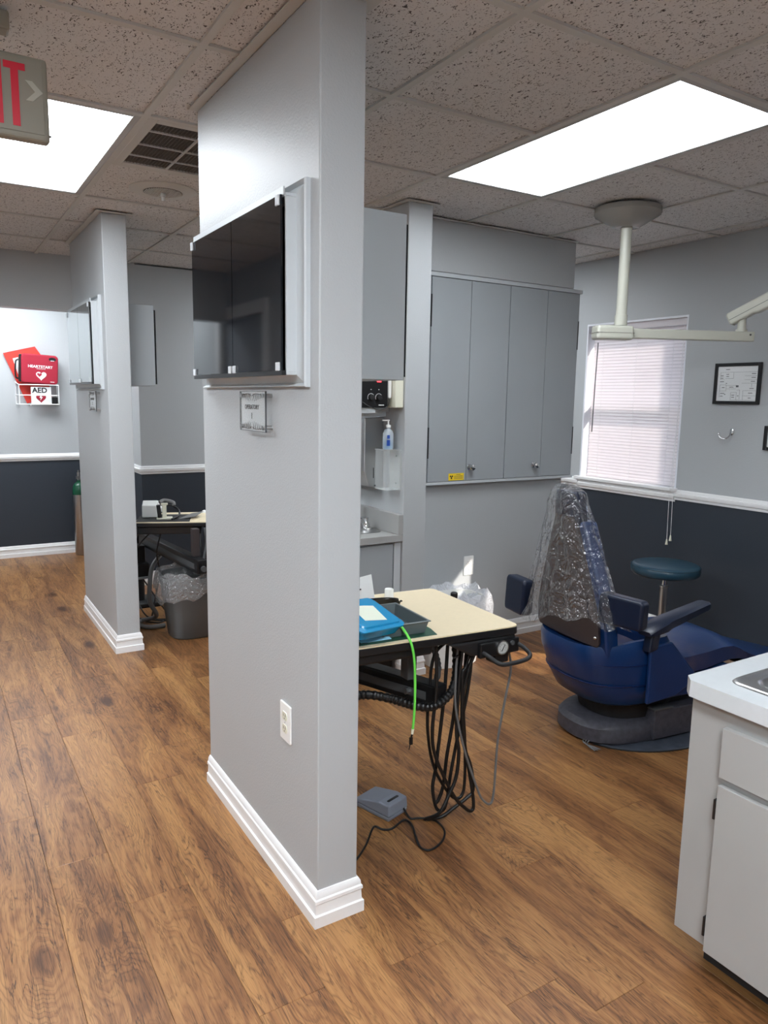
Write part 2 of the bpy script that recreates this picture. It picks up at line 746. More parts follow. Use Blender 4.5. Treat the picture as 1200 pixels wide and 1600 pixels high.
M['chrome'] = mat('chrome', (215, 215, 215), 0.08, 1.0)
M['steel_dark'] = mat('sink_steel', (150, 150, 150), 0.28, 1.0)
M['glass_black'] = mat('smoked_black_glass', (14, 18, 24), 0.05, spec=0.75)
M['mirror_glass'] = mat('mirror_tinted_glass', (150, 156, 158), 0.08, 0.75)
M['metalgrey'] = mat('painted_grey_metal', (188, 193, 196), 0.4)
M['clip'] = film_mat('clear_clip', (235, 240, 245), 0.55)
M['acrylic'] = film_mat('clear_acrylic', (230, 236, 236), 0.04, 0.05)
M['acrylic_edge'] = film_mat('acrylic_edge', (236, 240, 238), 0.22, 0.1)
M['ink'] = mat('dark_grey_ink', (70, 66, 66), 0.6)
M['black_ink'] = mat('black_ink', (20, 20, 22), 0.6)
M['red'] = mat('exit_red', (206, 12, 48), 0.4)
M['exitgrey'] = mat('exit_sign_grey', (142, 138, 126), 0.5)
M['exitgrey2'] = mat('exit_sign_knockout', (176, 174, 162), 0.5)
M['folder'] = mat('red_folder', (206, 52, 40), 0.55)
M['aed'] = mat('crimson_fabric', (152, 14, 42), 0.7, bump=(240, 0.3, 0.002))
M['paper'] = mat('white_paper', (232, 232, 232), 0.7)
M['wire'] = mat('white_coated_wire', (238, 238, 238), 0.35)
M['green'] = mat('tank_green', (18, 76, 52), 0.3)
M['beige'] = mat('beige_laminate', (224, 208, 176), 0.4, var=(60, 0.02))
M['traygreen'] = mat('dark_green_tray', (38, 78, 62), 0.4)
M['tub'] = mat('grey_tub', (92, 102, 104), 0.3)
M['bluebox'] = mat('blue_translucent_box', (24, 158, 216), 0.25, Transmission_Weight=0.25)
M['bluepaper'] = mat('pale_blue_film', (150, 206, 228), 0.4)
M['label_cream'] = mat('cream_label', (226, 232, 214), 0.7)
M['lime'] = mat('lime_green_cord', (112, 224, 84), 0.4)
M['glossblack'] = mat('glossy_black', (12, 12, 14), 0.06, spec=0.8)
M['pedal'] = mat('blue_grey_plastic', (128, 134, 146), 0.45, bump=(300, 0.1, 0.001))
M['gauge'] = mat('gauge_face', (190, 192, 190), 0.5)
M['blue'] = mat('blue_vinyl', (13, 46, 92), 0.28, spec=0.5, bump=(90, 0.12, 0.004), var=(8, 0.12))


def patchy_vinyl():  # blue with noisy brownish patches, stronger towards the backrest
    m_ = mat('patchy_blue_vinyl', (13, 46, 92), 0.3, bump=(90, 0.12, 0.004))
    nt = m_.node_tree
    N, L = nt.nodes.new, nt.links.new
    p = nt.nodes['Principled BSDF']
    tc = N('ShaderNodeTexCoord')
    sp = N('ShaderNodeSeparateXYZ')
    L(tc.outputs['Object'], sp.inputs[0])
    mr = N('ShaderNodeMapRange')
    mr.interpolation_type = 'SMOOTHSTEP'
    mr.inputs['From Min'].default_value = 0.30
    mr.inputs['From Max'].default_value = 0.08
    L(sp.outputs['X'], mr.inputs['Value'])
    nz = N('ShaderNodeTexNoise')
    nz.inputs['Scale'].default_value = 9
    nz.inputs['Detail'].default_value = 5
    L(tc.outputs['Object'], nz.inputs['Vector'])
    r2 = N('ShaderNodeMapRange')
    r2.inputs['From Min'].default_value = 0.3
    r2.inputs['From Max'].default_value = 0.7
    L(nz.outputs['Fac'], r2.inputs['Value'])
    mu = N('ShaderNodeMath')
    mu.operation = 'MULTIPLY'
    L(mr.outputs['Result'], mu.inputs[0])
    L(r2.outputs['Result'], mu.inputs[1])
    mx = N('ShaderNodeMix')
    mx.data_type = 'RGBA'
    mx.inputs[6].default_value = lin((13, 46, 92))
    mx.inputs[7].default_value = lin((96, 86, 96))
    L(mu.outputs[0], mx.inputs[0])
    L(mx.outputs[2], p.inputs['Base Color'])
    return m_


M['seatvinyl'] = patchy_vinyl()
M['navy'] = mat('navy_vinyl', (8, 21, 44), 0.38, bump=(90, 0.1, 0.003))
M['piping'] = mat('navy_piping', (14, 34, 78), 0.35)
M['taupe'] = mat('taupe_shell', (58, 50, 50), 0.5)
M['basegrey'] = mat('scuffed_charcoal_plastic', (62, 62, 70), 0.5, var=(45, 0.25))
M['mat'] = mat('dusty_floor_mat', (66, 72, 84), 0.7, var=(22, 0.22))
M['teal'] = mat('teal_vinyl', (34, 64, 80), 0.35, bump=(120, 0.1, 0.002))
M['film'] = gloss_film('clear_plastic_cover', 0.05, 0.07, 0.9, 0.09, (15, 1.0, 0.035))
M['liner'] = gloss_film('clear_bin_liner', 0.26, 0.12, 0.9, 0.12, (22, 1.0, 0.04))
M['liner_white'] = film_mat('white_bin_liner', (238, 240, 246), 0.62, 0.3, bump=(30, 1.0, 0.02))
M['lampcream'] = mat('putty_enamel', (186, 186, 174), 0.32)
M['lampbrown'] = mat('taupe_enamel', (138, 134, 128), 0.25)
M['cream'] = mat('cream_plastic', (218, 216, 198), 0.45)
M['towel'] = mat('yellow_paper_towel', (222, 206, 150), 0.8)
M['yellow'] = mat('yellow_sticker', (238, 206, 40), 0.5)
M['bottle'] = film_mat('clear_bottle', (225, 236, 245), 0.35, 0.08)
M['gel'] = mat('blue_gel_label', (70, 150, 200), 0.3)
M['labelblue'] = mat('label_blue', (30, 70, 150), 0.4)
M['led'] = emit_mat('red_led', (255, 60, 70), 1.2)
M['pane'] = film_mat('window_pane', (235, 240, 242), 0.05, 0.02)
M['brick'] = mat('neighbour_brick', (186, 160, 146), 0.9, var=(9, 0.12))
M['door'] = mat('grey_door', (120, 124, 130), 0.45)


def slat_mat():
    m_ = bpy.data.materials.new('blind_slat')
    m_.use_nodes = True
    nt = m_.node_tree
    p = nt.nodes['Principled BSDF']
    out = [n for n in nt.nodes if n.type == 'OUTPUT_MATERIAL'][0]
    p.inputs['Base Color'].default_value = lin((240, 238, 240))
    p.inputs['Roughness'].default_value = 0.4
    t = nt.nodes.new('ShaderNodeBsdfTranslucent')
    t.inputs[0].default_value = lin((250, 244, 244))
    mx = nt.nodes.new('ShaderNodeMixShader')
    mx.inputs[0].default_value = 0.5
    nt.links.new(p.outputs[0], mx.inputs[1])
    nt.links.new(t.outputs[0], mx.inputs[2])
    nt.links.new(mx.outputs[0], out.inputs[0])
    return m_


M['slat'] = slat_mat()

# ------------------------------------------------------------------ room shell
XL, XR, YB, YF = -2.0, 3.92, -1.6, 7.22
YH = 5.70        # line of the rear wall of the second bay and the header
WT = HC - 0.004
P1 = (0.837, 1.668, 0.962, 2.58)
P2 = (0.842, 4.21, 0.967, 5.20)
COL = (2.035, 3.10, 2.175)
YW = 3.37        # wall carrying the four-door cabinet
XE = 3.41        # its free end

floor = struct(MB().box(XL, YB, -0.06, XR, YF, -0.012), 'floor', M['subfloor'])
PW, PL = 0.1762, 1.219
joint = {0: 2.65, 1: 2.305, 2: 2.02, 3: 1.46, 4: 2.95, 5: 1.436, 6: 1.184, 7: 2.28, 8: 1.57, 9: 1.883, 10: 1.02, 11: 1.648}
plank_mesh = {}


def plank(x0, x1, y0, y1):
    w, l = round(x1 - x0, 4), round(y1 - y0, 4)
    k = (w, l)
    if k not in plank_mesh:
        mb = MB()
        b = 0.0009
        g = 0.0004
        a = [(-w / 2 + g, -l / 2 + g), (w / 2 - g, -l / 2 + g), (w / 2 - g, l / 2 - g), (-w / 2 + g, l / 2 - g)]
        c = [(-w / 2 + b, -l / 2 + b), (w / 2 - b, -l / 2 + b), (w / 2 - b, l / 2 - b), (-w / 2 + b, l / 2 - b)]
        mb.loft([[V(p[0], p[1], -0.012) for p in a], [V(p[0], p[1], -0.0006) for p in a], [V(p[0], p[1], 0) for p in c]])
        o = mb.build('plank', M['wood'])
        plank_mesh[k] = o.data
        bpy.data.objects.remove(o)
    mesh_obj('plank', plank_mesh[k], parent=floor, loc=((x0 + x1) / 2, (y0 + y1) / 2, 0))


random.seed(4)
k0 = math.floor((XL - 0.0507) / PW)
k = k0
while 0.0507 + k * PW < XR:
    x0, x1 = max(XL, 0.0507 + k * PW), min(XR, 0.0507 + (k + 1) * PW)
    j = joint.get(k, random.uniform(0, PL))
    y = j - math.ceil((j - YB) / PL) * PL
    while y < YF:
        a, b = max(YB, y), min(YF, y + PL)
        if b - a > 0.02 and x1 - x0 > 0.004:
            plank(x0, x1, a, b)
        y += PL
    k += 1

# outer walls
WO = 2.55
XP = -0.5
struct(MB().box(XL - 0.12, YB - 0.12, -0.06, XL, YF + 0.12, WO), 'wall_left', M['wall'])
struct(MB().box(XP - 0.12, 4.45, 0, XP, 4.98, WT).box(XP - 0.12, 5.88, 0, XP, YH + 0.24, WT).box(XP - 0.12, 4.98, 2.05, XP, 5.88, WT).box(XL, YH, 0, XP - 0.12, YH + 0.12, WT).box(XP - 0.12, YH + 0.24, 0, XP, YF, 2.44), 'wall_passage', M['wall'])
struct(MB().box(XL, YB - 0.12, -0.06, XR, YB, WO), 'wall_behind', M['wall'])
struct(MB().box(XL, YF, -0.06, XR, YF + 0.12, WO), 'wall_far', M['wall2'])
struct(MB().box(1.36, YH, 0, XR, YH + 0.12, WT).box(1.36, YH + 0.12, 0, 1.48, YF, WT), 'wall_rear', M['wall2'])
struct(MB().box(XP, YH, 2.034, 1.36, YH + 0.12, 2.445), 'wall_header', M['wall'])
# exterior wall with two window openings
W1 = (2.90, 3.70, 0.925, 1.985)
W2 = (0.99, 1.79, 0.925, 1.985)
mb = MB()
for a, b, z0, z1 in ((YB - 0.12, W2[0], -0.06, WO), (W2[1], W1[0], -0.06, WO), (W1[1], YF + 0.12, -0.06, WO)):
    mb.box(XR, a, z0, XR + 0.16, b, z1)
for w in (W1, W2):
    mb.box(XR, w[0], -0.06, XR + 0.16, w[1], w[2])
    mb.box(XR, w[0], w[3], XR + 0.16, w[1], WO)
struct(mb, 'wall_right', M['wall2'])
# partitions
struct(MB().box(P1[0], P1[1], 0, P1[2], P1[3], WT), 'wall_partition_front', M['wall'], bevel=0.004)
struct(MB().box(P2[0], P2[1], 0, P2[2], P2[3], WT), 'wall_partition_rear', M['wall'], bevel=0.004)
struct(MB().box(COL[0], COL[1], 0, COL[2], 3.95, WT), 'wall_middle', M['wall'], bevel=0.004)
struct(MB().box(COL[2], YW, 0, XE, YW + 0.12, WT), 'wall_back', M['wall'], bevel=0.003)
struct(MB().box(COL[2], 3.31, 2.132, 3.372, YW, WT), 'wall_soffit', M['wall'], bevel=0.003)

# baseboards and chair rails
BASE = [(0, 0), (0.016, 0), (0.016, 0.034), (0.011, 0.037), (0.0095, 0.066), (0.013, 0.070), (0.0125, 0.079), (0.009, 0.083), (0.008, 0.094), (0.003, 0.103), (0, 0.104)]
RAIL = [(0, 0.0), (0.008, 0.002), (0.010, 0.016), (0.016, 0.020), (0.020, 0.034), (0.020, 0.042), (0.012, 0.046), (0.010, 0.058), (0.004, 0.064), (0, 0.064)]


def base(name, path, side=1):
    return struct(moulding(MB(), path, BASE, side), name, M['trim'], smooth=25)


def rail(name, path, side=1, z=0.86):
    return struct(moulding(MB(), path, [(o, z + h) for o, h in RAIL], side), name, M['trim'], smooth=25)


base('baseboard_partition_front', [(P1[0], P1[3]), (P1[0], P1[1]), (P1[2], P1[1]), (P1[2], P1[3])])
base('baseboard_partition_rear', [(P2[0], P2[3]), (P2[0], P2[1]), (P2[2], P2[1]), (P2[2], P2[3])])
base('baseboard_back', [(COL[0], 3.13), (COL[0], COL[1]), (COL[2], COL[1]), (COL[2], YW), (XE, YW)], side=1)
base('baseboard_far', [(XP, YF), (1.36, YF)])
base('baseboard_rear', [(1.36, YF), (1.36, YH), (XR, YH)])
base('baseboard_right', [(XR, YH), (XR, YB)])
base('baseboard_left', [(XL, YB), (XL, YH)], side=1)
rail('trim_1', [(XR, W1[0] - 0.0), (XR, YB)], z=0.868)
rail('trim_2', [(XR, YH), (XR, W1[1])], z=0.868)
rail('trim_3', [(XP, YF), (1.36, YF)])
rail('trim_4', [(1.36, YF), (1.36, YH), (XR, YH)])
rail('trim_8', [(XR, W1[1]), (XR, W1[0])], z=0.855)

# ceiling with tiles, grid bars
ceiling = struct(MB().box(XL, YB, 2.45, XR, YF, 2.50), 'ceiling', M['grid'])
GX = [0.706 + 0.61 * i for i in range(-5, 6)]
GY = [1.508 + 0.61 * i for i in range(-5, 7)]
cx = [XL] + [g for g in GX if XL + 0.03 < g < XR - 0.03] + [XR]
cy = [YB] + [g for g in GY if YB + 0.1 < g < YH - 0.05] + [YH]
tmesh = {}


def boxmesh(key, mb_fn, name, mt):
    if key not in tmesh:
        o = mb_fn().build(name, mt)
        tmesh[key] = o.data
        bpy.data.objects.remove(o)
    return tmesh[key]


def near(a, b):
    return abs(a - b) < 0.02


LIGHTS = [(0.096, 2.728), (1.926, 1.508), (0.096, -0.932), (-1.124, 0.288), (-1.124, 2.728), (2.536, 3.948)]   # lower corner of each 2 x 4 ft troffer; last three unseen, added for light
VENT = (0.706, 2.728)


def occupied(x, y):
    for lx, ly in LIGHTS:
        if near(x, lx) and (near(y, ly) or near(y, ly + 0.61)):
            return True
    return near(x, VENT[0]) and near(y, VENT[1])


for i in range(len(cx) - 1):
    for j in range(len(cy) - 1):
        x0, x1, y0, y1 = cx[i], cx[i + 1], cy[j], cy[j + 1]
        if occupied(x0, y0):
            continue
        w, l = round(x1 - x0 - 0.012, 3), round(y1 - y0 - 0.012, 3)
        me = boxmesh(('t', w, l), lambda: MB().box(-w / 2, -l / 2, 0, w / 2, l / 2, 0.015), 'ceiling_tile', M['tile'])
        mesh_obj('ceiling_tile', me, parent=ceiling, loc=((x0 + x1) / 2, (y0 + y1) / 2, HC + 0.006))
for x in cx[1:-1]:
    me = boxmesh(('bx',), lambda: MB().box(-0.012, (YB - YH) / 2, 0, 0.012, (YH - YB) / 2, 0.0075), 'grid_bar', M['grid'])
    mesh_obj('grid_bar', me, parent=ceiling, loc=(x, (YB + YH) / 2, HC - 0.002))
for j, y in enumerate(cy[1:-1]):
    for i in range(len(cx) - 1):
        x0, x1 = cx[i], cx[i + 1]
        if any(near(x0, lx) and near(y, ly + 0.61) for lx, ly in LIGHTS):
            continue
        l = round(x1 - x0 - 0.024, 3)
        me = boxmesh(('by', l), lambda: MB().box(-l / 2, -0.012, 0, l / 2, 0.012, 0.0075), 'grid_bar', M['grid'])
        mesh_obj('grid_bar', me, parent=ceiling, loc=((x0 + x1) / 2, y, HC - 0.002))
ANG = [(0, 2.3955), (0.03, 2.3955), (0.03, 2.3985), (0, 2.3985)]
struct(moulding(MB(), [(P1[0], P1[3]), (P1[0], P1[1]), (P1[2], P1[1]), (P1[2], P1[3])], ANG), 'trim_5', M['grid'])
struct(moulding(MB(), [(P2[0], P2[3]), (P2[0], P2[1]), (P2[2], P2[1]), (P2[2], P2[3])], ANG), 'trim_6', M['grid'])
struct(moulding(MB(), [(COL[0], 3.95), (COL[0], COL[1]), (COL[2], COL[1]), (COL[2], 3.31), (3.372, 3.31)], [(0, 2.3955), (0.024, 2.3955), (0.024, 2.3985), (0, 2.3985)]), 'trim_7', M['grid'])

# doorway in the left wall, seen only as a reflection in the dark glass
d = MB()
d.box(XP - 0.005, 4.89, 0, XP + 0.018, 4.98, 2.14).box(XP - 0.005, 5.88, 0, XP + 0.018, 5.97, 2.14).box(XP - 0.005, 4.98, 2.05, XP + 0.018, 5.88, 2.14)
do = struct(d, 'door_1', M['trim'], bevel=0.004)
MB().box(XP - 0.08, 4.985, 0.005, XP - 0.04, 5.875, 2.045).build('door_leaf', M['door'], do)
MB().cyl(V(XP - 0.04, 5.05, 0.98), V(XP + 0.005, 5.05, 0.98), 0.012).sphere(V(XP + 0.012, 5.05, 0.98), 0.026, 10).build('door_knob', M['chrome'], do, smooth=40)


# ------------------------------------------------------------------ windows
def window(name, w, x=XR):
    y0, y1, z0, z1 = w
    mb = MB()
    # white reveal lining
    mb.box(x - 0.001, y0, z0, x + 0.16, y0 + 0.012, z1).box(x - 0.001, y1 - 0.012, z0, x + 0.16, y1, z1)
    mb.box(x - 0.001, y0 + 0.012, z1 - 0.012, x + 0.16, y1 - 0.012, z1)
    root = struct(mb, name, M['frame_white'])
    MB().box(x - 0.028, y0 - 0.012, z0 - 0.005, x + 0.16, y1 + 0.03, z0 + 0.016).build('window_sill', M['trim'], root, bevel=0.003)
    zm = (z0 + z1) / 2 - 0.015
    a, b = y0 + 0.012, y1 - 0.012
    for (lo, hi, xx, nm) in ((z0 + 0.016, zm + 0.02, x + 0.085, 'lower_sash'), (zm - 0.02, z1 - 0.012, x + 0.12, 'upper_sash')):
        f = MB()
        f.box(xx, a, lo, xx + 0.03, a + 0.045, hi).box(xx, b - 0.045, lo, xx + 0.03, b, hi)
        f.box(xx, a + 0.045, lo, xx + 0.03, b - 0.045, lo + 0.045).box(xx, a + 0.045, hi - 0.045, xx + 0.03, b - 0.045, hi)
        s = f.build(nm, M['frame_white'], root, bevel=0.003)
        MB().box(xx + 0.012, a + 0.045, lo + 0.045, xx + 0.016, b - 0.045, hi - 0.045).build('pane', M['pane'], s)
    return root


window('window_1', W1)
window('window_2', W2)


def slat_me(length):
    def f():
        mb = MB()
        n = 4
        a0 = R_(60)
        top, bot = [], []
        for i in range(n + 1):
            t = (i / n - 0.5) * 0.0255
            bow = 0.0034 * (1 - (2 * i / n - 1) ** 2)
            # outer edge up, room edge down
            px = t * math.cos(a0) - bow * math.sin(a0)
            pz = t * math.sin(a0) + bow * math.cos(a0)
            top.append((px, pz))
        rings = []
        for yy in (-length / 2, length / 2):
            rings.append([V(px, yy, pz + 0.0004) for px, pz in top] + [V(px, yy, pz - 0.0004) for px, pz in reversed(top)])
        mb.loft(rings)
        return mb
    return boxmesh(('slat', round(length, 3)), f, 'slat', M['slat'])


def blind(w, y0, y1, label, x=XR + 0.045, detail=True):
    z0, z1 = w[2] + 0.018, w[3] - 0.014
    t = thing('window_blind', label, 'blind', (x, (y0 + y1) / 2, z1))
    MB().box(x - 0.013, y0, z1 - 0.026, x + 0.013, y1, z1).build('headrail', M['slat'], t, bevel=0.002)
    MB().box(x - 0.03, y0 - 0.004, z1 - 0.040, x - 0.026, y1 + 0.004, z1 + 0.002).build('valance', M['slat'], t, bevel=0.001)
    L_ = y1 - y0 - 0.004
    me = slat_me(L_)
    n = 47
    zs = z1 - 0.052
    ze = z0 + 0.022
    for i in range(n):
        mesh_obj('slat', me, parent=t, loc=(0, 0, zs + (ze - zs) * i / (n - 1) - z1))
    MB().box(x - 0.013, y0, z0 + 0.002, x + 0.013, y1, z0 + 0.012).build('bottom_rail', M['slat'], t, bevel=0.002)
    for f in (0.13, 0.5, 0.87):
        yy = y0 + (y1 - y0) * f
        MB().tube([V(x - 0.014, yy, z1 - 0.03), V(x - 0.014, yy, z0 + 0.01)], 0.0009, 5).build('ladder_cord', M['paper'], t)
    return t


bl = blind(W1, W1[0] + 0.018, W1[1] - 0.030, 'closed white mini blind glowing with daylight in window beside long wall cabinet')
MB().tube([V(XR + 0.008, 3.605, 1.86), V(XR + 0.004, 3.608, 1.60), V(XR + 0.002, 3.611, 1.255)], 0.0035, 8).build('tilt_wand', M['darkgrey'], bl)
for yy, zz in ((2.914, 0.59), (2.889, 0.618)):
    c_ = MB().tube(spline([V(XR + 0.012, 2.935, 1.93), V(XR + 0.004, 2.93, 1.4), V(XR - 0.034, 2.918 if yy > 2.9 else 2.905, 0.98), V(XR - 0.034, yy + 0.004, 0.85), V(XR - 0.032, yy, zz + 0.03)]), 0.0014, 6).build('pull_cord', M['paper'], bl)
    MB().lathe([(0.002, 0.035), (0.004, 0.033), (0.0085, 0.002), (0.0085, 0), (0.001, 0)], (XR - 0.032, yy, zz - 0.005), 12).build('cord_tassel', M['cream'], c_, smooth=40)
blind(W2, W2[0] + 0.018, W2[1] - 0.335, 'white mini blind leaving a sunlit gap beside it, in window by sink cabinet')

# a brick building across the yard, only its glow reaches the blinds
struct(MB().box(9.0, -8, -0.5, 9.3, 12, 3.2), 'wall_neighbour', M['brick'])
struct(MB().box(4.10, -12, -0.5, 9.0, 14, -0.3), 'floor_yard', mat('pale_concrete', (170, 166, 160), 0.9))


# ------------------------------------------------------------------ ceiling fixtures
def troffer(x, y, label, k=1.0):
    t = thing('ceiling_light', label, 'ceiling light', (x + 0.305, y + 0.61, HC), group=None)
    x0, x1, y0, y1 = x + 0.012, x + 0.598, y + 0.012, y + 1.208
    w = 0.024
    f = MB()
    f.box(x0, y0, HC - 0.001, x0 + w, y1, HC + 0.03).box(x1 - w, y0, HC - 0.001, x1, y1, HC + 0.03)
    f.box(x0 + w, y0, HC - 0.001, x1 - w, y0 + w, HC + 0.03).box(x0 + w, y1 - w, HC - 0.001, x1 - w, y1, HC + 0.03)
    f.build('frame', M['lampframe'], t, bevel=0.002)
    MB().box(x0 + w, y0 + w, HC + 0.004, x1 - w, y1 - w, HC + 0.008).build('diffuser', diffuser_mat(k), t)
    MB().box(x0, y0, HC + 0.03, x1, y1, HC + 0.048).build('housing', M['lampframe'], t)
    return t


troffer(*LIGHTS[0], 'long fluorescent ceiling light beside the return air grille and exit sign', 0.72)
troffer(*LIGHTS[1], 'long fluorescent ceiling light over the delivery table and blue chair', 0.62)
troffer(*LIGHTS[2], 'long fluorescent ceiling light over the hallway in front of near partition', 2.2)
troffer(*LIGHTS[3], 'unseen added ceiling light over the open floor before the exit sign')  # out of view, added to brighten the near partition's left face
troffer(*LIGHTS[4], 'unseen added ceiling light over the open floor past the exit sign')  # second unseen fixture, added to even the light on that face
troffer(*LIGHTS[5], 'unseen added ceiling light behind the wall with long cabinet')  # hidden fixture, added so light reaches the second bay
# a surface light over the passage behind the header
t = thing('ceiling_light', 'surface mounted ceiling light over passage by the defibrillator wall', 'ceiling light', (0.4, 6.5, 2.45))
MB().box(-0.25, 6.2, 2.40, 1.05, 6.8, 2.4495).build('housing', M['lampframe'], t, bevel=0.003)
MB().box(-0.22, 6.23, 2.392, 1.02, 6.77, 2.3995).build('diffuser', diffuser_mat(1.0), t)

t = thing('return_air_grille', 'square dark eggcrate return air grille in the ceiling', 'air vent', (1.011, 3.033, HC))
x0, x1, y0, y1 = 0.718, 1.304, 2.740, 3.326
f = MB()
w = 0.035
f.box(x0, y0, HC - 0.003, x0 + w, y1, HC + 0.012).box(x1 - w, y0, HC - 0.003, x1, y1, HC + 0.012)
f.box(x0 + w, y0, HC - 0.003, x1 - w, y0 + w, HC + 0.012).box(x0 + w, y1 - w, HC - 0.003, x1 - w, y1, HC + 0.012)
f.build('frame', M['grid'], t, bevel=0.002)
for yy in (2.87, 3.033, 3.18):
    MB().box(x0 + w, yy - 0.004, HC - 0.002, x1 - w, yy + 0.004, HC + 0.011).build('rib', M['grid'], t)
for xx in (0.93, 1.13):
    MB().box(xx - 0.004, y0 + w, HC - 0.003, xx + 0.004, y1 - w, HC + 0.011).build('rib', M['grid'], t)
g = MB()
n = 38
for i in range(1, n):
    xx = x0 + w + (x1 - x0 - 2 * w) * i / n
    g.box(xx - 0.0005, y0 + w, HC + 0.001, xx + 0.0005, y1 - w, HC + 0.005)
    yy = y0 + w + (y1 - y0 - 2 * w) * i / n
    g.box(x0 + w, yy - 0.0005, HC + 0.001, x1 - w, yy + 0.0005, HC + 0.005)
g.build('eggcrate_core', M['filter'], t)['kind'] = 'stuff'  # bars darker than the grid metal, shade put into their colour
MB().box(x0 + 0.03, y0 + 0.03, HC + 0.032, x1 - 0.03, 3.06, HC + 0.04).build('dark_duct', M['blackmatte'], t)
MB().box(x0 + 0.03, 3.06, HC + 0.014, x1 - 0.03, y1 - 0.03, HC + 0.03).build('filter_pad', M['filter'], t)

t = thing('ceiling_speaker', 'round perforated ceiling diffuser with a centre knob beside the return grille', 'ceiling vent', (1.011, 3.643, HC))
c0 = (1.011, 3.643, HC)
MB().lathe([(0.085, 0.006), (0.09, -0.006), (0.145, -0.003), (0.153, 0.002), (0.153, 0.0055)], c0, 48).build('flange_ring', M['grid'], t, smooth=30)
g = MB()
for i in range(-10, 11):
    yy = i * 0.008
    h = math.sqrt(max(0, 0.084 ** 2 - yy * yy))
    if h > 0.01:
        g.box(c0[0] + yy - 0.0024, c0[1] - h, HC - 0.009, c0[0] + yy + 0.0024, c0[1] + h, HC - 0.0062)
g.build('slotted_centre', M['grid'], t)
MB().lathe([(0.086, -0.004), (0.084, -0.005)], c0, 40).build('backing_disc', M['filter'], t)
MB().lathe([(0.011, -0.008), (0.013, -0.022), (0.008, -0.024), (0.008, -0.044), (0.0005, -0.044)], c0, 16).build('centre_knob', M['grid'], t, smooth=40)

# exit sign, hanging across the hallway
t = thing('exit_sign', 'grey EXIT sign with red letters hanging from ceiling', 'exit sign', (0.165, 2.22, HC))
MB().box(0.09, 2.195, HC - 0.05, 0.24, 2.245, HC - 0.004).build('ceiling_mount', M['exitgrey'], t, bevel=0.006)
MB().box(0.13, 2.21, 2.285, 0.20, 2.23, HC - 0.05).build('stem', M['exitgrey'], t, bevel=0.003)
MB().box(0.005, 2.20, 2.10, 0.322, 2.24, 2.302).build('housing', M['exitgrey'], t, bevel=0.009, seg=3)
MB().box(0.017, 2.1975, 2.116, 0.310, 2.20, 2.290).build('face_plate', M['exitgrey'], t, bevel=0.001)


def letter(name, polys, ox, oz, h, y, mt, par):
    mb = MB()
    Mx = frame3((ox, y, oz), (1, 0, 0), (0, 0, 1))
    for poly in polys:
        mb.prism([(p[0] * h, p[1] * h) for p in poly], 0.0, 0.0014, Mx)
    return mb.build(name, mt, par)


hh = 0.15
rect = lambda a, b, c, d_: [(a, b), (c, b), (c, d_), (a, d_)]
letter('letter_e', [rect(0, 0, .117, 1), rect(.117, 0, .34, .12), rect(.117, .44, .30, .56), rect(.117, .88, .34, 1)], 0.060, 2.128, hh, 2.1975, M['red'], t)
letter('letter_x', [[(0, 0), (.13, 0), (.42, 1), (.29, 1)], [(.29, 0), (.42, 0), (.13, 1), (0, 1)]], 0.122, 2.128, hh, 2.1973, M['red'], t)
letter('letter_i', [rect(0, 0, .117, 1)], 0.197, 2.128, hh, 2.1975, M['red'], t)
letter('letter_t', [rect(.105, 0, .222, .89), rect(0, .89, .33, 1)], 0.2196, 2.128, hh, 2.1975, M['red'], t)
letter('chevron', [[(0, 0), (.11, .0), (.27, .16), (.15, .16)], [(.15, .16), (.27, .16), (.11, .32), (0, .32)]], 0.268, 2.193, hh, 2.1975, M['exitgrey2'], t)
MB().sphere(V(0.3245, 2.22, 2.122), 0.0032, 6).build('test_button', M['black'], t)


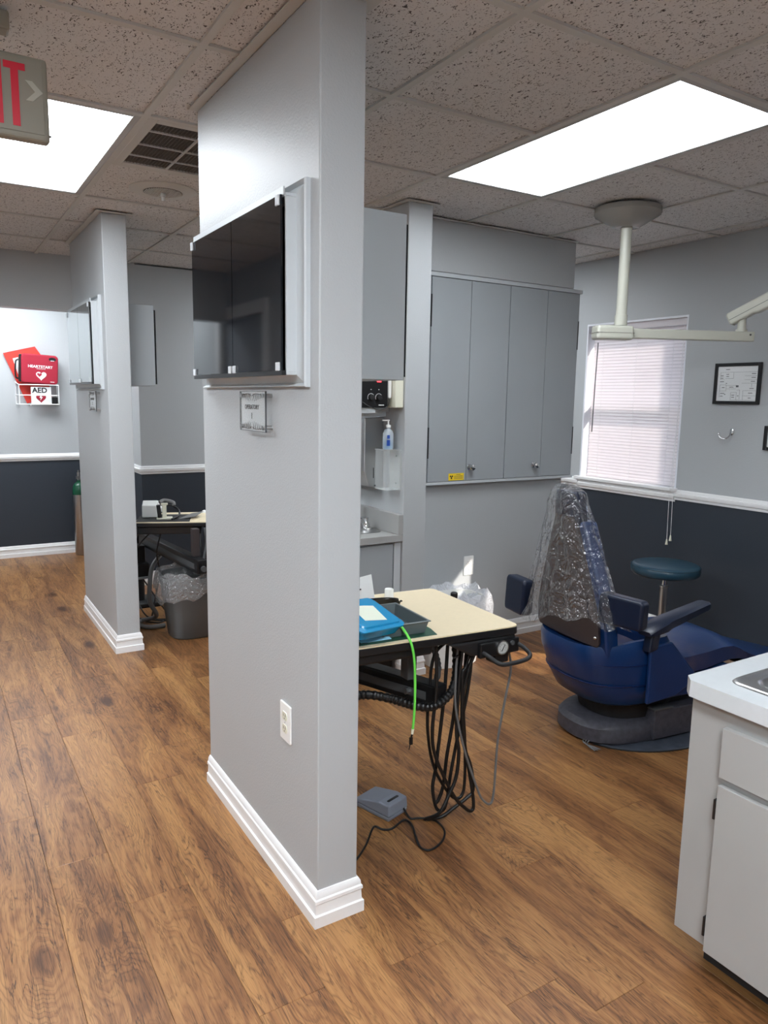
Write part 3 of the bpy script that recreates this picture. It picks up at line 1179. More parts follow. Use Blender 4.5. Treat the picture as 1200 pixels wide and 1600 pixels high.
# ------------------------------------------------------------------ pass-through glass cabinets in the two partitions
def glass_cabinet(P, y0, label, glass, rear, rlabel, y_len=0.725):
    xw, xr = P[0], P[2]
    y1 = y0 + y_len
    z0, z1 = 1.513, 1.958
    t = thing('display_cabinet', label, 'cabinet', (xw, (y0 + y1) / 2, z0), group=None)
    # splayed flange on the wall
    prof = [(0.0, 0.0), (0.052, -0.001), (0.056, -0.010), (0.046, -0.013), (0.012, -0.020)]
    f = MB()
    cyc = [(y0, z0 - 0.0), (y1, z0), (y1, z1), (y0, z1)]
    sgn = [(-1, -1), (1, -1), (1, 1), (-1, 1)]
    rings = []
    for (yy, zz), (sy, sz) in zip(cyc, sgn):
        rings.append([V(xw - 0.016, yy, zz), V(xw - 0.006, yy + sy * 0.030, zz + sz * 0.020),
                      V(xw - 0.016, yy + sy * 0.044, zz + sz * 0.028), V(xw - 0.012, yy + sy * 0.048, zz + sz * 0.030), V(xw, yy + sy * 0.048, zz + sz * 0.030), V(xw, yy, zz)])
    rings.append(rings[0])
    b = len(f.v)
    f.loft(rings, cap=False)
    f.build('flange', M['metalgrey'], t)
    bx = MB()
    k = 0.008
    x0, x1 = xw - 0.044, xw
    bx.box(x0, y0, z0, x1, y1, z0 + k).box(x0, y0, z1 - k, x1, y1, z1).box(x0, y0, z0 + k, x1, y0 + k, z1 - k).box(x0, y1 - k, z0 + k, x1, y1, z1 - k)
    bx.build('box_front', M['metalgrey'], t, bevel=0.001)
    MB().box(xw - 0.004, y0 + k, z0 + k, xw - 0.001, y1 - k, z1 - k).build('inner_panel', M['blackmatte'], t)
    xg = x0 - 0.010
    ym = y0 + (y1 - y0) * 0.5
    MB().box(x0 - 0.012, y0 + 0.004, z0 - 0.001, x0, y1 + 0.008, z0 + 0.011).build('bottom_track', M['black'], t)
    MB().box(x0 - 0.003, y0 + 0.010, z1 - 0.004, x0 + 0.001, y1 + 0.012, z1 + 0.016).build('top_track', M['metalgrey'], t)
    for a, b_ in ((y0 + 0.012, ym - 0.002), (ym + 0.002, y1 + 0.010)):
        g_ = MB().box(xg, a, z0 + 0.012, xg + 0.005, b_, z1 - 0.004).build('glass_door', glass, t)
        for yy, zz in ((a + 0.004, z0 + 0.010), (b_ - 0.026, z0 + 0.010)):
            MB().box(xg - 0.006, yy, zz, xg - 0.0005, yy + 0.022, zz + 0.022).build('corner_clip', M['clip'], g_, bevel=0.002)
    for yy in (y0 + 0.014, y1 - 0.012):
        MB().box(xg - 0.006, yy, z1 - 0.030, xg - 0.0005, yy + 0.020, z1 - 0.004).build('corner_clip', M['clip'], t, bevel=0.002)
    t2 = thing('wall_cabinet', rlabel, 'cabinet', (xr, (y0 + y1) / 2, z0))
    MB().box(xr, y0 + 0.02, z0 - 0.004, xr + rear, y1, z1 + 0.002).build('cabinet_body', M['greylam'], t2, bevel=0.002)
    MB().box(xr + rear + 0.001, y0 + 0.03, z0 + 0.006, xr + rear + 0.011, y1 - 0.01, z1 - 0.022).build('glass_door', M['glass_black'], t2)
    return t


glass_cabinet(P1, 1.765, 'cabinet with black glass sliding doors mounted high on partition with wall outlet', M['glass_black'], 0.203, 'plain grey wall cabinet on back of partition facing the delivery table')
glass_cabinet(P2, 4.345, 'cabinet with silvery reflective glass doors mounted high on far partition', M['mirror_glass'], 0.172, 'plain grey wall cabinet with thin black edge behind far partition, above waste bin')


def op_sign(P, yc, zc, num, label):
    x = P[0] - 0.026
    w, h = 0.195, 0.114
    t = thing('door_sign', label, 'sign', (P[0], yc, zc))
    MB().box(x, yc - w / 2, zc - h / 2, x + 0.004, yc + w / 2, zc + h / 2).build('acrylic_plate', M['acrylic'], t)
    e = MB()
    for a, b_, c_, d_ in ((-w / 2, -h / 2, w / 2, -h / 2), (w / 2, -h / 2, w / 2, h / 2), (w / 2, h / 2, -w / 2, h / 2), (-w / 2, h / 2, -w / 2, -h / 2)):
        e.box(x - 0.0004, yc + min(a, c_) - 0.001, zc + min(b_, d_) - 0.0008, x + 0.0044, yc + max(a, c_) + 0.001, zc + max(b_, d_) + 0.0008)
    e.build('plate_edge', M['darkgrey'], t)
    for sy in (-1, 1):
        for sz in (-1, 1):
            MB().cyl(V(x - 0.003, yc + sy * (w / 2 - 0.014), zc + sz * (h / 2 - 0.012)), V(P[0], yc + sy * (w / 2 - 0.014), zc + sz * (h / 2 - 0.012)), 0.0065, n=12).build('standoff', M['steel'], t, smooth=40)
    # reading direction: seen from -x, so text runs towards -y
    text_mb('OPERATORY', 0.019, (x - 0.0012, yc, zc + 0.012), (0, -1, 0), (0, 0, 1), 0.0004).build('word', M['ink'], t)
    text_mb(num, 0.026, (x - 0.0012, yc, zc - 0.014), (0, -1, 0), (0, 0, 1), 0.0004).build('number', M['ink'], t)
    # leafy scrolls along the top and the bottom
    for s in (-1, 1):
        mb = MB()
        for sy in (-1, 1):
            for i in range(6):
                bx_ = yc + sy * (0.012 + i * 0.0135)
                bz = zc + s * (h / 2 - 0.006)
                l = 0.022 - 0.0022 * abs(i - 1)
                tip = V(x - 0.0012, bx_ - sy * 0.006, bz - s * l)
                mid = V(x - 0.0012, bx_ + sy * 0.004, bz - s * l * 0.5)
                mb.tube(spline([V(x - 0.0012, bx_, bz), mid, tip], 4), lambda t_: 0.0011 * (1 - 0.7 * t_), 5)
            mb.tube(spline([V(x - 0.0012, yc + sy * 0.004, zc + s * (h / 2 - 0.012)), V(x - 0.0012, yc + sy * 0.03, zc + s * (h / 2 - 0.006)), V(x - 0.0012, yc + sy * 0.075, zc + s * (h / 2 - 0.010))], 6), 0.0009, 5)
        mb.build('scroll_ornament', M['ink'], t)
    return t


op_sign(P1, 2.050, 1.414, '1', 'small clear acrylic operatory sign on standoffs below black glass cabinet')
op_sign(P2, 4.515, 1.417, '2', 'small clear acrylic sign on standoffs below silvery glass cabinet')


# ------------------------------------------------------------------ outlets
def outlet(o, right, label, ivory):
    r_ = Vector(right)
    M_ = frame3(o, r_, (0, 0, 1))      # local z points out of the wall
    t = thing('wall_outlet', label, 'outlet', o)
    MB().prism(rrect(-0.0355, -0.0575, 0.0355, 0.0575, 0.004, 3), 0, 0.0055, M_).build('cover_plate', M['white'], t, bevel=0.0015)
    for s in (-1, 1):
        cz = s * 0.0195
        u = MB().prism([(0.0165 * math.cos(a) if abs(math.sin(a)) < .8 else 0.0165 * math.cos(a), cz + max(-0.0125, min(0.0125, 0.0165 * math.sin(a)))) for a in [2 * math.pi * k / 20 for k in range(20)]], 0.0055, 0.0072, M_).build('socket', ivory, t)
        sl = MB()
        for dx in (-0.006, 0.006):
            sl.prism(rect(dx - 0.001, cz - 0.001, dx + 0.001, cz + 0.007), 0.0072, 0.0076, M_)
        sl.prism([(0.0022 * math.cos(a), cz - 0.007 + 0.0022 * math.sin(a)) for a in [k * math.pi / 4 for k in range(8)]], 0.0072, 0.0076, M_)
        sl.build('slots', M['black'], u)
    MB().prism([(0.002 * math.cos(k * math.pi / 4), 0.002 * math.sin(k * math.pi / 4)) for k in range(8)], 0.0055, 0.0066, M_).build('screw', M['steel'], t)
    return t


outlet((P1[0], 1.872, 0.518), (0, -1, 0), 'white wall outlet with ivory sockets low on partition under glass cabinet', M['cream'])
outlet((2.683, YW, 0.487), (1, 0, 0), 'white wall outlet low on wall under the long wall cabinet', M['white'])

# ------------------------------------------------------------------ far wall: defibrillator, oxygen
YA = YF
t = thing('wire_rack', 'small white wire rack on far wall holding defibrillator case', 'rack', (0.83, YA, 1.36))
xa, xb, yb = 0.675, 1.005, YA - 0.115
z0 = 1.355
w = MB
fr = [[V(xa, YA - 0.004, 1.56), V(xa, YA - 0.004, 1.36)], [V(xb, YA - 0.004, 1.53), V(xb, YA - 0.004, 1.36)]]
for p in fr:
    MB().tube(p, 0.0035, 6).build('back_wire', M['wire'], t)
for z in (1.362, 1.44, 1.53):
    MB().tube([V(xa, YA - 0.004, z + (0.02 if z > 1.5 else 0)), V(xa + 0.015, yb, z), V(xb, yb, z), V(xb, YA - 0.004, z)], 0.0042, 6).build('hoop_wire', M['wire'], t)
for xx in (xa + 0.015, 0.775, xb):
    MB().tube([V(xx, yb, 1.53 if xx != 0.775 else 1.35), V(xx, yb, 1.36), V(xx, YA - 0.006, 1.36)], 0.0032, 6).build('upright_wire', M['wire'], t)
for xx in (0.80, 0.86, 0.92):
    MB().tube([V(xx, yb, 1.362), V(xx, YA - 0.006, 1.362)], 0.003, 6).build('floor_wire', M['wire'], t)

ang = R_(15)
Mf = frame3((0.79, YA - 0.012, 1.635), (math.cos(ang), 0, math.sin(ang)), (-math.sin(ang), 0, math.cos(ang)))
t = thing('red_folder', 'tilted red folder with white label behind the defibrillator case', 'folder', (0.79, YA - 0.012, 1.635))
MB().prism([(-0.10, -0.25), (0.11, -0.25), (0.15, 0.08), (0.11, 0.205), (-0.15, 0.205), (-0.15, 0.19)], 0, 0.006, Mf).build('cover', M['folder'], t)
MB().prism(rect(-0.092, 0.0, 0.085, 0.145), 0.006, 0.0075, Mf).build('paper_label', M['paper'], t)
MB().prism([(0.012 * math.cos(k * .628) - 0.02, 0.115 + 0.009 * math.sin(k * .628)) for k in range(10)], 0.0075, 0.0079, Mf).build('printed_mark', M['ink'], t)

t = thing('defibrillator_case', 'crimson zip case with white heart printed on its front', 'medical case', (0.85, YA - 0.07, 1.535))
ang = R_(-3)
Mc = frame3((0.862, YA - 0.028, 1.662), (math.cos(ang), 0, math.sin(ang)), (-math.sin(ang), 0, math.cos(ang)))
MB().prism(rrect(-0.145, -0.122, 0.148, 0.128, 0.03, 6), -0.0, 0.085, Mc).build('body', M['aed'], t, bevel=0.012, seg=3)
MB().prism(rrect(-0.162, -0.115, -0.138, 0.12, 0.011, 4), 0.015, 0.06, Mc).build('zip_edge', M['black'], t, bevel=0.004)
MB().tube(spline([Mc @ V(-0.163, -0.09, 0.04), Mc @ V(-0.185, -0.07, 0.045), Mc @ V(-0.185, 0.05, 0.045), Mc @ V(-0.163, 0.075, 0.04)], 6), 0.007, 8).build('handle', M['black'], t, smooth=40)
MB().prism([(0.10 + 0.03 * math.cos(k * .5236), 0.093 + 0.016 * math.sin(k * .5236)) for k in range(12)], 0.0855, 0.087, Mc).build('window_badge', M['black'], t)
MB().prism(rect(0.086, 0.079, 0.114, 0.083), 0.087, 0.0878, Mc).build('badge_line', M['paper'], t)
rx, rz = Mc.to_3x3() @ V(1, 0, 0), Mc.to_3x3() @ V(0, 1, 0)
text_mb('HEARTSTART', 0.031, Mc @ V(0.005, 0.022, 0.0866), rx, rz, 0.0006, 0.0006, sx=1.05).build('word', M['paper'], t)
text_mb('DEFIBRILLATOR', 0.010, Mc @ V(0.01, 0.004, 0.0866), rx, rz, 0.0004).build('small_word', M['paper'], t)


def heart(s, cx_=0.0, cy_=0.0, n=28):
    pts = []
    for k in range(n):
        a = 2 * math.pi * k / n
        pts.append((cx_ + s * 16 * math.sin(a) ** 3 / 17, cy_ + s * (13 * math.cos(a) - 5 * math.cos(2 * a) - 2 * math.cos(3 * a) - math.cos(4 * a)) / 17))
    return pts


MB().prism(heart(0.044, 0.012, -0.052), 0.0856, 0.0868, Mc).build('heart_print', M['paper'], t)
MB().prism(heart(0.021, -0.002, -0.046), 0.0868, 0.0874, Mc).build('heart_inner_mark', M['aed'], t)
MB().prism(rect(0.085, -0.104, 0.118, -0.099), 0.0856, 0.0866, Mc).build('brand_line', M['paper'], t)

t = thing('aed_card', 'white AED card with red heart standing in wire rack', 'sign', (0.865, YA - 0.10, 1.365))
Mk = frame3((0.868, YA - 0.088, 1.437), (1, 0, 0), (0, 0, 1))
MB().prism(rect(-0.083, -0.070, 0.080, 0.075), 0, 0.0015, Mk).build('card', M['paper'], t)
text_mb('AED', 0.062, Mk @ V(-0.012, 0.044, 0.002), (1, 0, 0), (0, 0, 1), 0.0005, 0.0018).build('word', M['black_ink'], t)
MB().prism(heart(0.043, -0.004, -0.022), 0.0016, 0.0024, Mk).build('heart_print', M['aed'], t)
MB().prism([(-0.004, 0.010), (-0.018, -0.020), (-0.006, -0.018), (-0.012, -0.044), (0.010, -0.012), (-0.001, -0.013), (0.006, 0.010)], 0.0025, 0.0030, Mk).build('bolt_print', M['paper'], t)
tag(MB().box(0.948, YA - 0.10, 1.368, 0.998, YA - 0.045, 1.425).build('pouch', M['black'], None, bevel=0.006), 'small black pouch lying in wire rack beside AED card', 'pouch')

t = thing('oxygen_cylinder', 'brushed steel oxygen cylinder with green shoulder standing by far wall', 'gas cylinder', (1.135, 7.10, 0))
c0 = (1.135, 7.10, 0)
MB().lathe([(0.050, 0), (0.056, 0.008), (0.056, 0.56)], c0, 28).build('cylinder_body', M['steel'], t, smooth=40)
MB().lathe([(0.0562, 0.555), (0.0562, 0.60), (0.050, 0.635), (0.034, 0.658), (0.018, 0.668), (0.018, 0.685)], c0, 28).build('shoulder', M['green'], t, smooth=50)
MB().lathe([(0.012, 0.68), (0.012, 0.72), (0.016, 0.72), (0.016, 0.755), (0.008, 0.757), (0.008, 0.775)], c0, 14).box(1.115, 7.082, 0.695, 1.155, 7.118, 0.722).build('valve', M['steel'], t, smooth=40)

# ------------------------------------------------------------------ long wall cabinet with four doors
t = thing('wall_cabinet', 'long grey wall cabinet with four tall doors and two chrome knobs', 'cabinet', (2.87, YW, 0.985))
MB().box(2.235, 3.338, 0.985, 3.455, YW - 0.001, 2.1305).build('cabinet_body', M['greylam'], t, bevel=0.001)
MB().box(2.235, 3.316, 2.109, 3.455, 3.3375, 2.1305).build('top_rail', M['metalgrey'], t, bevel=0.001)
MB().box(2.235, 3.322, 0.985, 3.455, 3.3375, 1.001).build('bottom_rail', M['metalgrey'], t, bevel=0.001)
seams = [(2.338, 2.603), (2.607, 2.884), (2.890, 3.174), (3.178, 3.434)]
doors = []
for i, (a, b) in enumerate(seams):
    d_ = MB().box(a, 3.322, 1.004, b, 3.3375, 2.106).build('door', M['greylam'], t, bevel=0.0012)
    doors.append(d_)
for i, xx, zz in ((1, 2.628, 1.079), (2, 3.118, 1.076)):
    Mx = frame3((xx, 3.322, zz), (1, 0, 0), (0, 0, 1))
    MB().lathe([(0.017, 0.0), (0.017, 0.003), (0.007, 0.006), (0.007, 0.016), (0.015, 0.022), (0.019, 0.030), (0.016, 0.038), (0.001, 0.041)], (0, 0, 0), 20, Mx).build('knob', M['chrome'], doors[i], smooth=50)
for i, xx, zs in ((0, 2.336, (1.22, 1.93)), (3, 3.436, (1.22, 1.86))):
    for zz in zs:
        MB().box(xx - 0.0025, 3.319, zz - 0.085, xx + 0.0025, 3.326, zz + 0.085).build('hinge', M['black'], doors[i])
Mx = frame3((2.536, 3.322, 1.0265), (1, 0, 0), (0, 0, 1))
st = MB().prism(rect(-0.054, -0.020, 0.054, 0.020), 0, 0.0008, Mx).build('warning_sticker', M['yellow'], doors[0])
tr = MB()
for a0 in (90, 210, 330):
    c2 = (-0.034 + 0.0075 * math.cos(R_(a0 + 180)), 0.0 + 0.0075 * math.sin(R_(a0 + 180)))
    tr.prism([(c2[0] - 0.0055, c2[1] - 0.004), (c2[0] + 0.0055, c2[1] - 0.004), (c2[0] + 0.003, c2[1] + 0.005), (c2[0] - 0.003, c2[1] + 0.005)], 0.0008, 0.0012, Mx)
tr.prism([(-0.034 + 0.003 * math.cos(k * .785), 0.003 * math.sin(k * .785)) for k in range(8)], 0.0008, 0.0012, Mx)
tr.build('radiation_symbol', M['black_ink'], st)
ln = MB()
for k_, (a, b, z) in enumerate(((0.0, 0.030, 0.013), (-0.016, 0.046, 0.004), (-0.016, 0.046, -0.003), (-0.016, 0.046, -0.010))):
    ln.prism(rect(a, z - 0.0012, b, z + 0.0012), 0.0008, 0.0011, Mx)
ln.build('print_lines', M['ink'], st)

# ------------------------------------------------------------------ pictures and hook on the window wall
t = thing('picture_frame', 'black framed floor plan print hanging right of the window', 'picture', (XR, 2.548, 1.575))
y0, y1, z0, z1 = 2.407, 2.688, 1.459, 1.690
f = MB()
fw_ = 0.018
f.box(XR - 0.018, y0, z0, XR - 0.001, y0 + fw_, z1).box(XR - 0.018, y1 - fw_, z0, XR - 0.001, y1, z1)
f.box(XR - 0.018, y0 + fw_, z0, XR - 0.001, y1 - fw_, z0 + fw_).box(XR - 0.018, y0 + fw_, z1 - fw_, XR - 0.001, y1 - fw_, z1)
f.build('frame', M['black'], t, bevel=0.002)
MB().box(XR - 0.008, y0 + fw_, z0 + fw_, XR - 0.002, y1 - fw_, z1 - fw_).build('print_sheet', M['paper'], t)
ln = MB()
Wd, Hd = y1 - y0 - 2 * fw_, z1 - z0 - 2 * fw_


def pl(u0, v0, u1, v1, th=0.0011):
    """a drawn line in sheet coordinates, u to the right, v down"""
    ya, yb_ = y1 - fw_ - u0 * Wd, y1 - fw_ - u1 * Wd
    za, zb_ = z1 - fw_ - v0 * Hd, z1 - fw_ - v1 * Hd
    ln.box(XR - 0.0086, min(ya, yb_) - th / 2, min(za, zb_) - th / 2, XR - 0.0081, max(ya, yb_) + th / 2, max(za, zb_) + th / 2)


for a in ((.07, .17, .97, .17), (.07, .17, .07, .38), (.07, .38, .17, .38), (.4, .19, .4, .35), (.2, .35, .4, .35), (.68, .28, .97, .28), (.68, .39, .97, .39),
          (.62, .49, .97, .49), (.07, .53, .23, .53), (.23, .53, .23, .71), (.07, .71, .23, .71), (.07, .53, .07, .9), (.23, .55, .48, .55), (.23, .65, .48, .65),
          (.48, .55, .54, .60), (.66, .70, .97, .70), (.66, .85, .97, .85), (.5, .68, .58, .68), (.58, .68, .58, .95), (.36, .75, .36, .97), (.36, .75, .5, .75), (.5, .75, .5, .97), (.36, .97, .97, .97), (.66, .70, .66, .97), (.86, .5, .86, .6)):
    pl(*a)
for u, v, n_ in ((.2, .09, 3), (.22, .23, 2), (.22, .29, 2), (.85, .22, 3), (.85, .33, 3), (.84, .44, 3), (.82, .64, 3), (.8, .77, 3), (.8, .91, 2), (.13, .61, 2), (.32, .6, 3), (.08, .27, 2), (.08, .34, 2), (.07, .44, 3), (.22, .49, 1), (.1, .78, 3), (.1, .86, 2), (.2, .81, 1), (.39, .83, 2), (.39, .89, 2), (.53, .85, 1)):
    for k_ in range(n_):
        pl(u + k_ * 0.033, v, u + k_ * 0.033 + 0.022, v, 0.0034)
ln.build('plan_lines', M['black_ink'], t)
MB().box(XR - 0.0125, y0 + fw_, z0 + fw_, XR - 0.0115, y1 - fw_, z1 - fw_).build('glazing', M['pane'], t)
t = thing('picture_frame', 'second black frame hung lower than the floor plan print', 'picture', (XR, 2.24, 1.28))
y0, y1, z0, z1 = 2.13, 2.358, 1.212, 1.345
f = MB()
f.box(XR - 0.018, y0, z0, XR - 0.001, y0 + fw_, z1).box(XR - 0.018, y1 - fw_, z0, XR - 0.001, y1, z1)
f.box(XR - 0.018, y0 + fw_, z0, XR - 0.001, y1 - fw_, z0 + fw_).box(XR - 0.018, y0 + fw_, z1 - fw_, XR - 0.001, y1 - fw_, z1)
f.build('frame', M['black'], t, bevel=0.002)
MB().box(XR - 0.008, y0 + fw_, z0 + fw_, XR - 0.002, y1 - fw_, z1 - fw_).build('print_sheet', M['paper'], t)
t = thing('wall_hook', 'small chrome coat hook on wall below the floor plan print', 'hook', (XR, 2.565, 1.295))
MB().lathe([(0.014, 0), (0.013, 0.005), (0.004, 0.008)], (0, 0, 0), 16, frame3((XR - 0.001, 2.558, 1.302), (0, -1, 0), (0, 0, 1)), sy=1.5).build('rose', M['chrome'], t, smooth=40)
MB().tube(spline([V(XR - 0.004, 2.558, 1.296), V(XR - 0.030, 2.560, 1.272), V(XR - 0.045, 2.575, 1.262), V(XR - 0.05, 2.598, 1.272), V(XR - 0.048, 2.608, 1.288)], 6), 0.004, 8).sphere(V(XR - 0.048, 2.608, 1.291), 0.0065, 8).build('prong', M['chrome'], t, smooth=50)

# ------------------------------------------------------------------ niche on the far side of the middle wall
XN = COL[0]
t = thing('base_cabinet', 'grey base cabinet in niche under the sink with steel dispenser', 'cabinet', (1.80, 3.75, 0))
MB().box(1.50, 3.125, 0.10, XN - 0.001, 3.93, 0.735).build('carcass', M['greylam'], t)
MB().box(1.56, 3.15, 0.0, XN - 0.02, 3.91, 0.10).build('toe_kick', M['kick'], t)
MB().box(1.52, 3.114, 0.105, 1.985, 3.124, 0.722).build('end_panel', M['greylam'], t, bevel=0.001)
MB().box(1.994, 3.114, 0.10, XN - 0.002, 3.124, 0.735).build('corner_stile', M['metalgrey'], t)
for a in (3.14, 3.535):
    d_ = MB().box(1.482, a, 0.115, 1.499, a + 0.385, 0.722).build('door', M['greylam'], t, bevel=0.001)
    MB().cyl(V(1.482, a + 0.05, 0.64), V(1.462, a + 0.05, 0.64), 0.009, 0.013, 14).build('knob', M['chrome'], d_, smooth=40)
t = thing('countertop', 'pale grey countertop with raised splash in the niche', 'countertop', (1.78, 3.75, 0.736))
MB().box(1.475, 3.095, 0.736, XN - 0.001, 3.95, 0.772).build('slab', M['greylam2'], t, bevel=0.002)
MB().box(2.005, 3.095, 0.7725, XN - 0.001, 3.95, 0.875).build('back_splash', M['greylam2'], t, bevel=0.002)
t = thing('sink', 'round-edged steel sink in the niche countertop', 'sink', (1.77, 3.45, 0.773))
MB().prism(rrect(1.56, 3.20, 1.985, 3.66, 0.05, 6), 0.7725, 0.776).build('rim', M['steel'], t, bevel=0.0015)
MB().prism(rrect(1.60, 3.24, 1.90, 3.62, 0.05, 6), 0.776, 0.7765).build('bowl', M['steel_dark'], t)
t = thing('faucet', 'chrome faucet with lever handles and tall spout on niche sink', 'faucet', (1.945, 3.43, 0.7765))
MB().prism(rrect(1.918, 3.27, 1.972, 3.59, 0.026, 5), 0.7768, 0.786).build('deck_plate', M['chrome'], t, bevel=0.002)
for yy, s in ((3.32, -1), (3.54, 1)):
    MB().lathe([(0.022, 0.786), (0.020, 0.80), (0.012, 0.812), (0.014, 0.835), (0.001, 0.838)], (1.945, yy, 0), 16).build('handle_stem', M['chrome'], t, smooth=40)
    MB().tube([V(1.945, yy, 0.832), V(1.87, yy + 0.02 * s, 0.843)], lambda q: 0.007 - 0.002 * q, 8).build('lever', M['chrome'], t, smooth=40)
MB().tube(spline([V(1.945, 3.43, 0.786), V(1.945, 3.43, 0.88), V(1.942, 3.43, 0.93), V(1.92, 3.43, 0.965), V(1.87, 3.43, 0.965), V(1.84, 3.43, 0.93)], 6), 0.011, 12).build('spout', M['chrome'], t, smooth=50)

t = thing('paper_towel_dispenser', 'stainless steel paper towel dispenser on niche wall', 'dispenser', (XN, 3.45, 0.985))
poly = [(0, 0.985), (-0.085, 1.00), (-0.115, 1.08), (-0.115, 1.36), (0, 1.362)]
MB().loft([[V(XN - 0.001 + p[0], yy, p[1]) for p in poly] for yy in (3.30, 3.58)]).build('dispenser_body', M['steel'], t, bevel=0.004)
MB().box(XN - 0.062, 3.2985, 1.045, XN - 0.058, 3.30, 1.10).build('sight_slot', M['black'], t)
MB().cyl(V(XN - 0.05, 3.2995, 1.005), V(XN - 0.05, 3.2965, 1.005), 0.005, n=12).build('lock', M['black'], t)
tag(MB().loft([[V(XN - 0.12, 3.42, 1.17), V(XN - 0.118, 3.42, 1.17), V(XN - 0.118, 3.56, 1.17), V(XN - 0.12, 3.56, 1.17)], [V(XN - 0.132, 3.36, 1.03), V(XN - 0.130, 3.36, 1.03), V(XN - 0.130, 3.56, 1.03), V(XN - 0.132, 3.56, 1.03)]]).build('paper_towel', M['towel']), 'pale yellow paper towel hanging at steel dispenser', 'paper towel')

t = thing('acrylic_holder', 'clear acrylic wall holder under the sanitizer bottle', 'holder', (XN, 3.18, 0.995))
MB().box(XN - 0.004, 3.122, 0.995, XN - 0.001, 3.232, 1.20).build('back_plate', M['acrylic_edge'], t)
MB().box(XN - 0.088, 3.132, 1.20, XN - 0.001, 3.238, 1.204).build('top_shelf', M['acrylic_edge'], t)
MB().box(XN - 0.088, 3.135, 0.998, XN - 0.085, 3.236, 1.20).build('front_plate', M['acrylic'], t)
MB().box(XN - 0.085, 3.135, 0.998, XN - 0.004, 3.138, 1.20).build('side_plate', M['acrylic'], t)
MB().box(XN - 0.085, 3.138, 0.998, XN - 0.004, 3.236, 1.001).build('bottom_plate', M['acrylic_edge'], t)
for zz in (1.03, 1.17):
    MB().cyl(V(XN - 0.004, 3.165, zz), V(XN - 0.007, 3.165, zz), 0.004, n=10).build('screw', M['darkgrey'], t)
t = thing('sanitizer_bottle', 'clear hand sanitizer pump bottle with blue label on acrylic holder', 'bottle', (XN - 0.045, 3.185, 1.204))
c0 = (XN - 0.045, 3.185, 1.204)
MB().lathe([(0.026, 0.0), (0.029, 0.006), (0.029, 0.080), (0.022, 0.095), (0.012, 0.102), (0.012, 0.110)], c0, 22, sx=1.0, sy=0.8).build('bottle_body', M['bottle'], t, smooth=50)
MB().lathe([(0.020, 0.004), (0.0235, 0.006), (0.0235, 0.034), (0.01, 0.036)], c0, 18, sy=0.75).build('gel', M['gel'], t, smooth=50)
MB().box(c0[0] - 0.022, c0[1] - 0.0245, 1.222, c0[0] - 0.003, c0[1] - 0.0235, 1.252).build('label', M['labelblue'], t)
MB().box(c0[0] - 0.020, c0[1] - 0.0245, 1.258, c0[0] - 0.004, c0[1] - 0.0235, 1.276).build('label', M['labelblue'], t)
MB().lathe([(0.013, 0.110), (0.013, 0.122), (0.005, 0.124), (0.004, 0.142), (0.007, 0.143), (0.007, 0.149), (0.001, 0.15)], c0, 16).box(c0[0] - 0.034, c0[1] - 0.004, 1.347, c0[0], c0[1] + 0.004, 1.353).build('pump', M['white'], t, smooth=40)

t = thing('handpiece_console', 'black control console with two knobs and red display in the niche', 'control unit', (1.88, 3.25, 1.41))
MB().box(1.78, 3.155, 1.413, 1.966, 3.34, 1.548).build('console_body', M['black'], t, bevel=0.004)
MB().box(1.966, 3.17, 1.52, 1.982, 3.30, 1.546).build('side_bracket', M['black'], t, bevel=0.003)
MB().box(1.902, 3.1535, 1.538, 1.926, 3.155, 1.546).build('red_display', M['led'], t)
for xx in (1.868, 1.913):
    Mk = frame3((xx, 3.155, 1.463), (1, 0, 0), (0, 0, 1))
    kb = MB().lathe([(0.015, 0), (0.013, 0.016), (0.001, 0.017)], (0, 0, 0), 20, Mk).build('knob', M['blackmatte'], t, smooth=40)
    MB().tube([Mk @ V(0.019 * math.cos(a), 0.019 * math.sin(a), 0.0008) for a in [R_(-30 + 240 * k_ / 14) for k_ in range(15)]], 0.0009, 5).build('dial_arc', M['paper'], kb)
    MB().box(xx - 0.003, 3.1542, 1.500, xx + 0.003, 3.155, 1.503).build('dial_mark', M['paper'], t)
MB().box(1.912, 3.1542, 1.424, 1.944, 3.155, 1.428).build('brand_mark', M['paper'], t)
t = thing('wall_shelf', 'small pale wall shelf carrying the black control console', 'shelf', (1.9, 3.25, 1.37))
MB().box(1.74, 3.165, 1.385, 1.90, 3.34, 1.4125).box(1.90, 3.25, 1.39, XN - 0.001, 3.34, 1.4125).build('shelf_board', M['metalgrey'], t, bevel=0.002)
MB().box(1.90, 3.28, 1.366, XN - 0.001, 3.31, 1.39).build('bracket', M['metalgrey'], t)
t = thing('wall_box', 'cream plastic wall box beside the black console', 'wall box', (XN, 3.165, 1.414))
MB().box(XN - 0.05, 3.115, 1.414, XN - 0.001, 3.225, 1.568).build('box_body', M['cream'], t, bevel=0.004)
MB().prism(rrect(-0.008, -0.055, 0.008, 0.055, 0.005, 3), 0, 0.015, frame3((XN - 0.062, 3.16, 1.515), (1, 0, 0), (0, 0, 1))).build('hand_switch', M['white'], t, bevel=0.002)
MB().tube(spline([V(XN - 0.062, 3.155, 1.46), V(XN - 0.064, 3.15, 1.44), V(XN - 0.078, 3.148, 1.418), V(XN - 0.12, 3.145, 1.403), V(XN - 0.18, 3.142, 1.418), V(XN - 0.22, 3.145, 1.44)], 6), 0.0022, 6).build('coiled_cord', M['darkgrey'], t)


